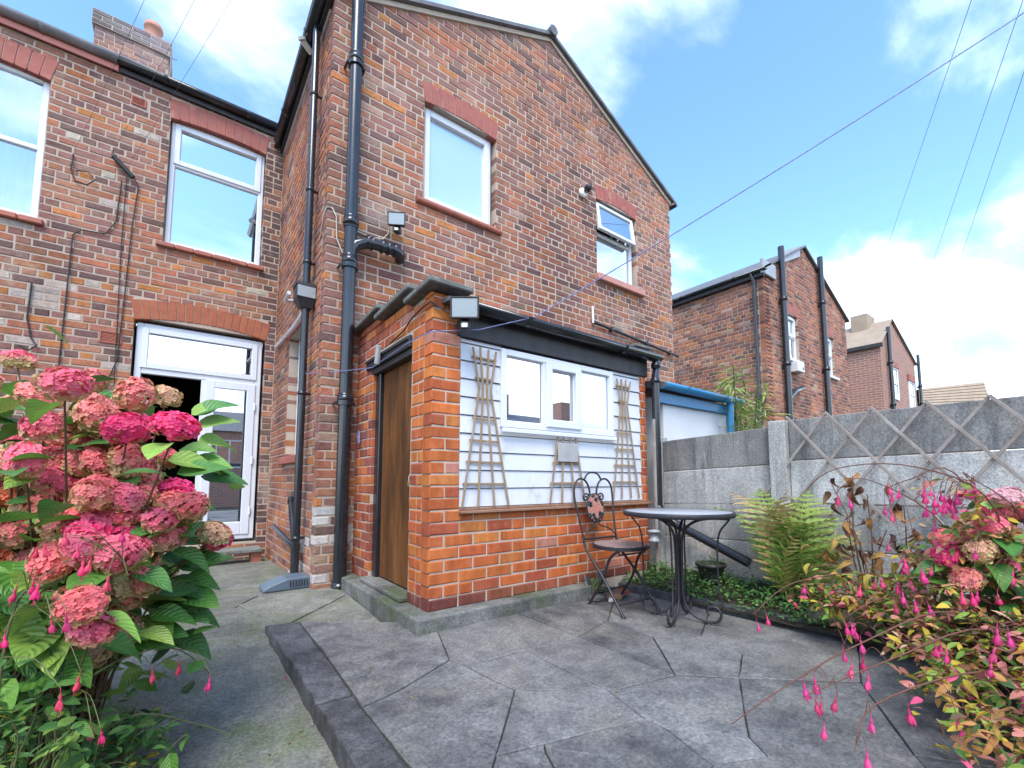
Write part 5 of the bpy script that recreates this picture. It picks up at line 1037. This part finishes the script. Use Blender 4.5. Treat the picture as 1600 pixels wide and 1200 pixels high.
LV = [(0.111, 2.407, 1.117), (0.089, 2.415, 1.198), (0.076, 2.418, 1.261), (0.044, 2.221, 0.984), (0.128, 2.349, 0.959), (0.041, 2.338, 1.081), (0.011, 2.241, 1.023), (0.082, 2.346, 0.727), (0.039, 2.38, 0.7), (0.01, 2.284, 0.635), (0.063, 2.247, 0.609), (0.066, 2.13, 0.506), (-0.008, 2.065, 0.463), (-0.08, 2.123, 0.428), (-0.231, 2.522, 1.259), (-0.283, 2.442, 1.203), (-0.183, 2.7, 1.337), (-0.303, 1.907, 0.488), (-0.272, 1.887, 0.46), (-0.368, 2.007, 0.596), (-0.279, 1.999, 0.633), (-0.336, 2.39, 0.896), (-0.21, 2.161, 0.979), (-0.165, 2.125, 0.991), (-0.404, 2.422, 1.067), (-0.311, 2.342, 1.165), (-0.417, 2.101, 0.644), (0.057, 2.22, 0.317), (-0.042, 2.097, 0.405), (-0.466, 2.579, 1.203), (-0.332, 2.593, 1.3), (-0.44, 2.334, 0.968), (-0.346, 2.286, 0.761), (-0.223, 2.201, 0.692), (0.092, 2.183, 0.417), (0.081, 2.414, 1.261)]
LV += [(-0.349, 1.999, 0.538), (-0.271, 1.941, 0.528), (-0.346, 1.943, 0.45), (-0.241, 1.933, 0.393), (-0.297, 1.915, 0.366), (-0.143, 2.043, 0.439), (-0.102, 2.08, 0.389), (-0.02, 2.133, 0.495), (0.04, 2.157, 0.445), (-0.17, 2.044, 0.622), (-0.402, 2.087, 0.674), (-0.336, 2.041, 0.644), (-0.255, 1.981, 0.633), (-0.372, 1.956, 0.516), (-0.287, 1.897, 0.478), (-0.198, 1.956, 0.463), (-0.062, 2.108, 0.44), (0.065, 2.189, 0.556), (0.005, 2.172, 0.542), (-0.384, 1.955, 0.609), (-0.394, 2.195, 0.773), (0.05, 2.229, 0.867), (0.07, 2.322, 1.027)]
HL += [(-0.351, 2.109, 0.695, 'm'), (-0.431, 2.177, 0.622, 'r'), (-0.198, 2.001, 0.633, 'm'), (-0.328, 2.105, 0.57, 't'), (-0.119, 1.949, 0.57, 'm'), (-0.417, 2.178, 0.508, 'p'), (-0.282, 2.08, 0.477, 'm'), (-0.13, 1.969, 0.456, 't'), (-0.435, 2.172, 0.695, 'o'), (-0.037, 1.867, 0.758, 'm'), (0.041, 1.797, 0.862, 'r'), (-0.193, 1.972, 0.862, 'p'), (-0.343, 2.085, 0.862, 'm')]
for _ in range(1500):
    a, b = R.choice(HL), R.choice(HL); A_, B__ = Vector(a[:3]), Vector(b[:3])
    if (A_-B__).length > .45 or len(HL) > 230: continue
    p = A_.lerp(B__, .5); p += (p-CAM).normalized()*R.uniform(-.03, .09)+Vector([R.gauss(0, .045) for _ in range(3)]); HL.append((*p, R.choice('ppmmmrrtthomgmt')))
hydrangea('big hydrangea bush full of pink and tan flower heads left of the path', (-.32, 2.25, -.04), HL, LV, 1, (-.36, 2.36, .55), (.42, .62, .62), 900, .60)
HRT = [(3.07, 0.279, 0.871, 'w'), (2.944, 0.324, 0.738, 'p'), (2.924, 0.481, 0.589, 'h'), (3.041, 0.261, 0.658, 'm'), (3.097, 0.413, 0.605, 'm'), (3.008, 0.551, 0.519, 't'), (2.977, 0.321, 0.543, 'm'), (3.209, 0.245, 0.794, 'p'), (2.864, 0.41, 0.5, 'm'), (3.13, .33, .82, 'p'), (3.02, .40, .68, 'm'), (3.12, .30, .70, 'm'), (3.16, .42, .72, 't'), (2.90, .36, .63, 't'), (2.98, .47, .60, 'h'), (3.05, .50, .66, 'm')]
hydrangea('faded hydrangea with dusty pink flower heads in front of the concrete fence', (3.38, .25, .06), HRT, [], 3, (3.15, .25, .35), (.3, .3, .3), 60, .62)
# ---- fuchsia
def fuchsia_mesh(seed):
    r = random.Random(seed); m = MB(); m.tube([(0, 0, 0), (.001, 0, -.018)], .0012, 5); m.tube([(.001, 0, -.018), (.001, 0, -.024), (.001, 0, -.036)], [.002, .0042, .0036], 7)
    for k in range(4):
        a = k*pi/2+r.uniform(-.2, .2); e = Vector((cos(a), sin(a), 0)); f = Vector((-sin(a), cos(a), 0)); sp = r.uniform(.25, .8)
        P = [Vector((0, 0, -.034))+e*.003, Vector((0, 0, -.042))+e*.010*sp+f*.0052, Vector((0, 0, -.042))+e*.010*sp-f*.0052, Vector((0, 0, -.055))+e*.017*sp+f*.0048, Vector((0, 0, -.055))+e*.017*sp-f*.0048, Vector((0, 0, -.066))+e*.022*sp]
        m.add(P, [(0, 1, 2), (1, 3, 4, 2), (3, 5, 4)], True)
    m.lathe([(.003, 0), (.008, -.010), (.0105, -.022), (.009, -.027)], 9, (0, 0, -.035))
    for k in range(3): m.tube([(0, 0, -.055), (r.uniform(-.004, .004), r.uniform(-.004, .004), -.08)], .0006, 4)
    return m.mesh('flower', 'flower_obj')
FM = [fuchsia_mesh(s) for s in range(4)]
SLEAF = [leaf_mesh('leaf', 'leaf_obj', .05, .026, f, d, 5, 3) for f, d in ((.25, .3), (.4, .6), (.15, .2))]
SGEO = [leaf_geo(.05, .026, .3, .4, 4, 3), leaf_geo(.045, .022, .2, .2, 4, 3), leaf_geo(.04, .03, .4, .7, 4, 3)]
MIXL = [(1.7, (.32, .46, .07)), (1.5, (.18, .34, .06)), (1.5, (.72, .52, .06)), (2.0, (.66, .32, .10)), (2.3, (.66, .24, .19)), (1.0, (.30, .12, .06)), (1.1, (.07, .15, .035)), (1.0, (.66, .42, .26)), (.5, (.80, .10, .22))]
GRNL = [(3, (.12, .26, .05)), (3, (.075, .19, .045)), (1.4, (.24, .38, .07)), (.35, (.60, .46, .05)), (1, (.045, .12, .03))]
def bush(name, label, cat, base, vols, flowers, pal, nobj, nst, stems, smat='stem_red', big=1.0, fcol=(.85, .04, .24), groundz=.0, fs=1.15):
    t = thing(name, label, cat, base); tot = sum(v[2] for v in vols)
    def sample():
        k = R.random()*tot
        for c, r_, w in vols:
            k -= w
            if k <= 0: break
        while True:
            v = Vector([R.uniform(-1, 1) for _ in range(3)])
            if v.length < 1: break
        v = v*(.55+.45*R.random())/max(.35, v.length) if R.random() < .5 else v
        p = Vector((c[0]+v.x*r_[0], c[1]+v.y*r_[1], c[2]+v.z*r_[2])); p.z = max(p.z, groundz+R.uniform(.01, .06)); return p
    m = MB()
    SP = []
    for s in stems: q = smooth(s, 5); m.tube(q, [.0042-.0028*i/len(q) for i in range(len(q))], 6); SP += q[len(q)//3:]
    for p in flowers:
        a = Vector(p)+Vector((0, 0, .045)); b = min(SP, key=lambda w: (w-a).length+max(0, a.z-w.z)*2); m.tube(smooth([b, a.lerp(b, .45)+Vector((0, 0, .035)), a], 4), .0011, 5)
    TW_ = []
    for _ in range(150):
        p = sample(); b = Vector(base)+Vector((R.uniform(-.25, .15), R.uniform(-.25, .25), 0)); b = b.lerp(Vector((p.x, p.y, base[2])), R.uniform(.2, .75)); q = smooth([b, b.lerp(p, .55)+Vector((R.gauss(0, .03), R.gauss(0, .03), .09)), p], 6); m.tube(q, [.0026-.0016*i/len(q) for i in range(len(q))], 5); TW_.append(q[len(q)//3:])
    raw = sample
    def sample():
        if R.random() < .2: return raw()
        q = R.choice(TW_); p = R.choice(q)+Vector([R.gauss(0, .014) for _ in range(3)]); p.z = max(p.z, groundz+.01); return p
    m.build('stem', smat, t)
    pts = [(sample()) for _ in range(nobj)]
    for p in pts: put_leaf(t, R.choice(SLEAF), p, rdir(-.1), Vector((0, 0, 1))+TOCAM(p)*.5+rdir(0)*.5, pick(R, pal), R.uniform(.7, 1.45)*big)
    for p in flowers:
        k = R.uniform(.8, 1.15); place('flower', R.choice(FM), t, Vector(p)+Vector((0, 0, .045)), (R.uniform(-.2, .2), R.uniform(-.2, .2), R.uniform(0, 6)), R.uniform(.75, 1.0)*fs, (fcol[0]*k, fcol[1]*k+R.uniform(0, .05), fcol[2]*k+R.uniform(-.04, .08)))
    items = [(sample(), rdir(-.1), Vector((0, 0, 1))+rdir(0)*.7, pick(R, pal), R.uniform(.7, 1.4)*big, R.randrange(3)) for _ in range(nst)]
    if items: leaf_stuff('small_leaves', t, items, SGEO, 'leaf_attr')
    return t
FRT = [(2.743, 0.841, 0.836), (2.786, 0.811, 0.82), (2.819, 0.653, 0.888), (2.839, 0.642, 0.85), (2.931, 0.634, 0.867), (2.811, 0.67, 0.787), (2.835, 0.654, 0.768), (2.7, 0.494, 0.859), (2.718, 0.479, 0.882), (2.804, 0.481, 0.842), (2.753, 0.454, 0.865), (2.769, 0.446, 0.83), (2.853, 0.443, 0.848), (2.802, 0.423, 0.816), (2.811, 0.411, 0.859), (2.847, 0.382, 0.888), (2.866, 0.369, 0.87), (2.949, 0.368, 0.88), (2.882, 0.5, 0.71), (2.629, 0.976, 0.377), (2.331, 1.091, 0.212), (2.37, 1.059, 0.244), (2.438, 0.754, 0.279), (2.461, 0.737, 0.27), (2.476, 0.728, 0.256), (2.769, 0.362, 0.44), (2.249, 0.644, 0.273), (2.074, 0.651, 0.269), (2.013, 0.571, 0.272), (1.967, 0.546, 0.237), (1.982, 0.596, 0.251), (1.79, 0.498, 0.167), (1.825, 0.597, 0.181), (1.764, 0.642, 0.174), (1.782, 0.63, 0.165), (1.786, 0.685, 0.211), (1.816, 0.661, 0.229), (1.735, 0.608, 0.112), (1.721, 0.496, 0.092), (2.014, 0.333, 0.141), (2.017, 0.456, 0.148), (2.686, 0.298, 0.454), (2.885, 0.266, 0.522), (2.618, 0.61, 0.356), (2.552, 0.529, 0.399), (2.234, 0.277, 0.299)]
RS = [[(3.2, .3, .1), (3.05, .3, .6), (2.85, .42, .98), (2.75, .55, .95), (2.80, .66, .90)], [(3.2, .4, .1), (3.1, .5, .7), (2.85, .75, .95), (2.75, .86, .87)], [(3.2, .3, .1), (3.0, .2, .7), (2.85, .38, .97), (2.9, .36, .92)], [(3.2, .5, .1), (2.9, .7, .45), (2.6, 1.0, .42), (2.33, 1.1, .28)], [(3.0, .3, .1), (2.5, .4, .42), (2.1, .6, .33), (1.78, .75, .20), (1.62, .86, .08)], [(3.0, .2, .1), (2.4, .3, .40), (2.0, .5, .32), (1.72, .66, .22)], [(2.8, .2, .1), (2.2, .3, .30), (1.85, .5, .22), (1.70, .52, .12)], [(3.0, .3, .1), (2.7, .6, .40), (2.46, .76, .32)], [(3.2, .3, .1), (2.9, .3, .8), (2.65, .5, 1.0), (2.6, .8, 1.0), (2.7, 1.0, .86)]]
FRT += [(R.uniform(2.55, 3.2), R.uniform(.1, .75), R.uniform(.40, .62)) for _ in range(26)]+[(R.uniform(2.1, 2.6), R.uniform(.1, .5), R.uniform(.24, .42)) for _ in range(14)]+[(2.78+R.gauss(0, .06), .45+R.gauss(0, .05), R.uniform(.78, .90)) for _ in range(12)]
bush('fuchsia', 'sprawling fuchsia with pink bells and autumn leaves at the right front of the patio', 'shrub', (3.15, .25, .05),
     [((3.10, .40, .40), (.36, .40, .34), 3.6), ((3.15, .28, .66), (.28, .36, .22), 1.8), ((3.18, .92, .24), (.24, .36, .20), 1.8), ((2.70, .36, .24), (.46, .36, .26), 3.2), ((2.22, .20, .16), (.40, .28, .20), 2.2), ((2.85, -.05, .3), (.5, .3, .45), 1.6), ((2.80, .45, .90), (.14, .12, .07), .25)], FRT, MIXL, 300, 6200, RS, big=1.05)
FLT = [(-0.361, 1.939, 0.59), (-0.321, 1.908, 0.609), (-0.308, 1.898, 0.605), (-0.369, 1.896, 0.469), (-0.267, 1.815, 0.511), (-0.232, 1.787, 0.523), (-0.199, 1.846, 0.331), (-0.244, 1.885, 0.282), (-0.219, 1.888, 0.664), (-0.2, 1.874, 0.664), (-0.153, 1.843, 0.619), (-0.04, 2.115, 0.224), (0.042, 2.18, 0.213), (0.143, 2.176, 0.129), (-0.331, 2.03, 0.704), (-0.342, 2.04, 0.694), (-0.233, 1.894, 0.703), (-0.277, 1.985, 0.744), (-0.132, 1.876, 0.744), (-0.15, 1.892, 0.141), (-0.174, 1.909, 0.156), (-0.104, 2.149, 0.348)]
FLT = [tuple(Vector(p)+(CAM-Vector(p))*.16) for p in FLT]
LS = [[(-.3, 1.9, 0), (-.2, 1.8, .35), (0, 1.95, .38), (.14, 2.05, .22)], [(-.35, 1.8, 0), (-.33, 1.7, .5), (-.3, 1.68, .66), (-.27, 1.66, .62)], [(-.3, 1.9, 0), (-.15, 1.75, .6), (-.12, 1.7, .72), (-.10, 1.68, .68)], [(-.3, 1.9, 0), (-.1, 1.9, .2), (.1, 1.95, .1), (.2, 1.95, .03)]]
bush('fuchsia', 'low leafy fuchsia with red buds spilling onto the path below the hydrangea', 'shrub', (-.3, 1.85, -.05), [((-.26, 1.75, .16), (.20, .36, .22), 3), ((-.10, 1.95, .06), (.20, .24, .13), 1.6), ((-.20, 1.40, .02), (.22, .32, .16), 1.5), ((-.30, 1.75, .42), (.10, .18, .16), .6)], FLT, GRNL, 300, 900, LS, 'stem_green', .95, (.82, .02, .14), -.10, .85)
# ---- ground cover in the bed
items = []
for _ in range(2600):
    x = R.uniform(3.13, 3.64); y = R.uniform(1.0, 2.62); h = .04+.10*(x-3.12)/.57+abs(R.gauss(0, .055))+.05*max(0, mnoise.noise(Vector((x*5, y*5, 0))))
    items.append((Vector((x, y, h)), rdir(.05), Vector((0, 0, 1))+rdir(0)*.6, pick(R, [(3, (.07, .20, .045)), (2, (.12, .28, .06)), (1, (.20, .36, .09)), (1, (.035, .10, .03))]), R.uniform(.45, .95), R.randrange(3)))
o = leaf_stuff('ground_cover', None, items, SGEO, 'leaf_attr'); tag(o, 'low green ground cover filling the bed behind the table', 'ground cover')
wd = thing('weed', 'small bright green weed by the wall behind the chair', 'weed', (2.70, 2.46, .02)); its = []
for _ in range(170): v = Vector([R.gauss(0, .045) for _ in range(3)]); its.append((Vector((2.70, 2.45, .085))+Vector((v.x, v.y, abs(v.z)*.9)), rdir(.3), rdir(.6), pick(R, GRNL), R.uniform(.35, .6), R.randrange(3)))
o = leaf_stuff('leaves', wd, its, SGEO, 'leaf_attr')
# ---- fern
def frond(seed, L=.55, n=15):
    r = random.Random(seed); P = []
    for i in range(n+3):
        t = i/(n+2); P.append(Vector((.03*sin(t*3+seed), L*(.62*t**1.25+.05*t), L*(1.02*t-.62*t*t))))
    m = MB(); m.tube(P, [.003*(1-.8*i/len(P)) for i in range(len(P))], 5)
    for i in range(2, n+2):
        t = i/(n+2); l = L*.29*sin(pi*min(1, t*.92+.12))**.8*(1-t*.35); d = (P[i+1]-P[i-1]).normalized(); up = Vector((1, 0, 0)).cross(d)
        for s in (-1, 1):
            ax = (Vector((s, 0, 0))+d*.42-up*.16*r.uniform(.0, 1.8)).normalized(); k = 5; w0 = L*.018; vs = []
            for j in range(k+1):
                q = P[i]+ax*l*j/k-up*.10*l*(j/k)**2; w = w0*(1-.85*j/k)*(1 if j else .6); vs += [q+d*w*1.5, q, q-d*w*1.1]
                if j < k: q2 = q+ax*l*.6/k; vs += [q2+d*w*.55, q2, q2-d*w*.45]
            N_ = len(vs)//3; m.add(vs, [f for a in range(N_-1) for f in ((a*3, a*3+1, a*3+4, a*3+3), (a*3+1, a*3+2, a*3+5, a*3+4))])
    return m.mesh('frond', 'flower_obj')
FR_ = [frond(s) for s in range(4)]
fern = thing('fern', 'green and yellowing fern against the fence post', 'fern', (3.48, 1.36, .12))
FC = [(.16, .30, .05), (.26, .36, .07), (.46, .36, .13), (.52, .36, .17), (.10, .24, .05), (.36, .40, .10)]
for i in range(34):
    a = 2*pi*i/34+R.uniform(-.2, .2); s = R.uniform(1.25, 2.0)*(1.1 if i % 2 else .75)
    place('frond', FR_[i % 4], fern, (3.47+.04*cos(a), 1.36+.04*sin(a), .12), (R.uniform(.2, .95), R.uniform(-.2, .2), a), s, jit(FC[i % 6], R, .15))
# ---- withered plant
wi = thing('withered_plant', 'withered plant with curled dark brown leaves between the fern and the fuchsia', 'plant', (3.34, .92, .1))
WL = [leaf_mesh('leaf', 'leaf_obj', .11, .07, f, d, 6, 5, .05, r=random.Random(k)) for k, (f, d) in enumerate(((.9, 1.3), (1.3, 1.6), (.7, .9)))]
tips = [(3.3, .93, .97), (3.3, 1.05, .94), (3.28, .86, .86), (3.3, .70, .80), (3.32, .98, .72), (3.28, .78, .66), (3.25, .90, .58), (3.3, 1.06, .55), (3.3, .66, .62)]
m = MB()
for p in tips: b = Vector((3.36+R.uniform(-.05, .05), .88+R.uniform(-.06, .06), .08)); q = smooth([b, b.lerp(Vector(p), .5)+Vector((R.uniform(-.05, .05), R.uniform(-.05, .05), .05)), Vector(p)], 5); m.tube(q, [.006-.004*i/len(q) for i in range(len(q))], 6)
m.build('stem', 'stem_brown', wi)
BRN = [(2, (.13, .055, .03)), (2, (.22, .10, .045)), (1.5, (.42, .20, .06)), (1, (.08, .035, .025))]
for p in tips:
    for k in range(5): q = Vector(p)+Vector([R.gauss(0, .035) for _ in range(3)])-Vector((0, 0, .03*k)); put_leaf(wi, R.choice(WL), q, Vector((R.uniform(-.6, .6), R.uniform(-.6, .6), -.9)), rdir(.2), pick(R, BRN), R.uniform(.55, .95))
YL = [(2, (.60, .45, .08)), (2, (.48, .28, .07)), (1, (.35, .17, .06)), (1, (.30, .34, .08))]
for k in range(70): q = Vector((3.28+R.gauss(0, .10), .88+R.gauss(0, .16), .34+R.gauss(0, .09))); put_leaf(wi, R.choice(WL), q, rdir(-.4), Vector((0, 0, 1))+TOCAM(q)*.6+rdir(0)*.6, pick(R, YL), R.uniform(.5, .9))
# ---- pot, log, rubble
pt = thing('plant_pot', 'black plastic plant pot in the bed beside the fence', 'pot', (3.52, 2.0, .12)); m = MB(); m.lathe([(.075, 0), (.105, .125), (.118, .127), (.118, .15), (.106, .15), (.10, .12), (0, .12)], 20, (3.52, 1.99, .12)); m.build('pot', 'black_matt', pt); its = []
for _ in range(60): v = Vector((R.gauss(0, .05), R.gauss(0, .05), abs(R.gauss(0, .03)))); its.append((Vector((3.52, 1.99, .25))+v, rdir(.4), rdir(.7), pick(R, GRNL), R.uniform(.4, .7), R.randrange(3)))
leaf_stuff('seedlings', pt, its, SGEO, 'leaf_attr')
m = MB(); m.tube(smooth([(3.20, 1.18, .10), (3.24, 1.08, .11), (3.28, .92, .11), (3.30, .84, .10)], 4), [.04, .05, .055, .055, .054, .055, .056, .055, .054, .053, .052, .05, .042], 12); tag(m.build('log', 'log'), 'mossy rounded log lying behind the patio edging', 'log')
for i, (x, y, z, s, lab, mt) in enumerate(((2.655, 2.44, .035, .055, 'pale mossy stone lump at the end of the concrete apron', 'flagstone_pale'), (2.73, 2.36, .02, .03, 'small white pebble on the patio near the weed', 'tile_white'), (2.82, 2.40, .03, .075, 'flat tan stone beside the weed', 'brown_board'), (2.93, 2.43, .04, .06, 'broken brick piece behind the chair', 'arch_orange'))):
    r = random.Random(i); m = MB(Matrix.Translation((x, y, z))); ph = [(sin(a)*cos(b), sin(a)*sin(b), cos(a)) for a in (0.01, .7, 1.3, 1.9, 2.6, 3.13) for b in np.linspace(0, 2*pi, 9)[:-1]]; k = [r.uniform(.75, 1.15) for _ in ph]
    m.add([(p[0]*s*q*1.3, p[1]*s*q, p[2]*s*q*.55) for p, q in zip(ph, k)], [(a*8+b, a*8+(b+1) % 8, a*8+8+(b+1) % 8, a*8+8+b) for a in range(5) for b in range(8)]); tag(m.build('stone', mt), lab, 'stone')
for x, y, z, rx, ry, rz, lab in ((2.64, 2.52, .14, 1.2, .3, .2, 'leftmost broken slate piece leaning on the outhouse base'), (2.80, 2.53, .15, 1.1, -.5, .9, 'upright broken slate piece behind the weed'), (2.84, 2.46, .07, .2, .1, .5, 'broken slate piece lying beside the weed')):
    m = MB(Matrix.Translation((x, y, z)) @ Matrix.Rotation(rz, 4, 'Z') @ Matrix.Rotation(rx, 4, 'X') @ Matrix.Rotation(ry, 4, 'Y')); m.prism([(-.07, -.04), (.06, -.05), (.08, .03), (-.03, .06)], -.004, .004); tag(m.build('slate_piece', 'slate'), lab, 'slate', 'broken slates by the wall')
# ---- bamboo beyond the fence
bb = thing('bamboo', 'feathery light green bamboo beyond the fence by the blue gutter', 'bamboo', (5.36, 2.68, 0)); m = MB(); its = []; BG = [leaf_geo(.20, .022, .2, .5, 4, 3, base=.5, tip=.8)]
for k in range(26):
    b = Vector((5.36+R.gauss(0, .07), 2.68+R.gauss(0, .10), 0)); tip = b+Vector((R.gauss(-.12, .30), R.gauss(0, .20), R.uniform(1.75, 2.25))); q = smooth([b, b.lerp(tip, .5)+Vector((0, 0, .25)), tip], 6); m.tube(q, .006, 5)
    for _ in range(44): p = q[int(len(q)*R.uniform(.45, .99))]+Vector([R.gauss(0, .05) for _ in range(3)]); its.append((p, rdir(-.1), Vector((0, 0, 1))+rdir(0)*.5, pick(R, [(2, (.30, .44, .09)), (2, (.40, .50, .13)), (1, (.18, .32, .06)), (.8, (.55, .50, .22))]), R.uniform(.7, 1.2), 0))
m.build('cane', 'stem_green', bb); leaf_stuff('leaves', bb, its, BG, 'leaf_attr')
# ---- litter on path and patio
for k in range(34):
    if k < 20: x, y = R.uniform(.30, .50), R.uniform(1.5, 3.1); z = path_z(y)+.008
    else: x, y = R.uniform(.7, 3.0), R.uniform(.9, 2.3); z = patio_z(x, y)+.006
    c = pick(R, [(2, (.40, .25, .10)), (1, (.30, .30, .08)), (1, (.45, .38, .28)), (.5, (.6, .08, .15))])
    o = put_leaf(None, R.choice(SLEAF), (x, y, z), Vector((R.uniform(-1, 1), R.uniform(-1, 1), 0)), (0, 0, 1), c, R.uniform(.3, .55), 'fallen_leaf')
    tag(o, 'tiny fallen leaf along the path edge' if k < 20 else 'tiny fallen leaf on the patio stones', 'leaf', 'fallen leaves by the kerb' if k < 20 else 'fallen leaves on the patio')
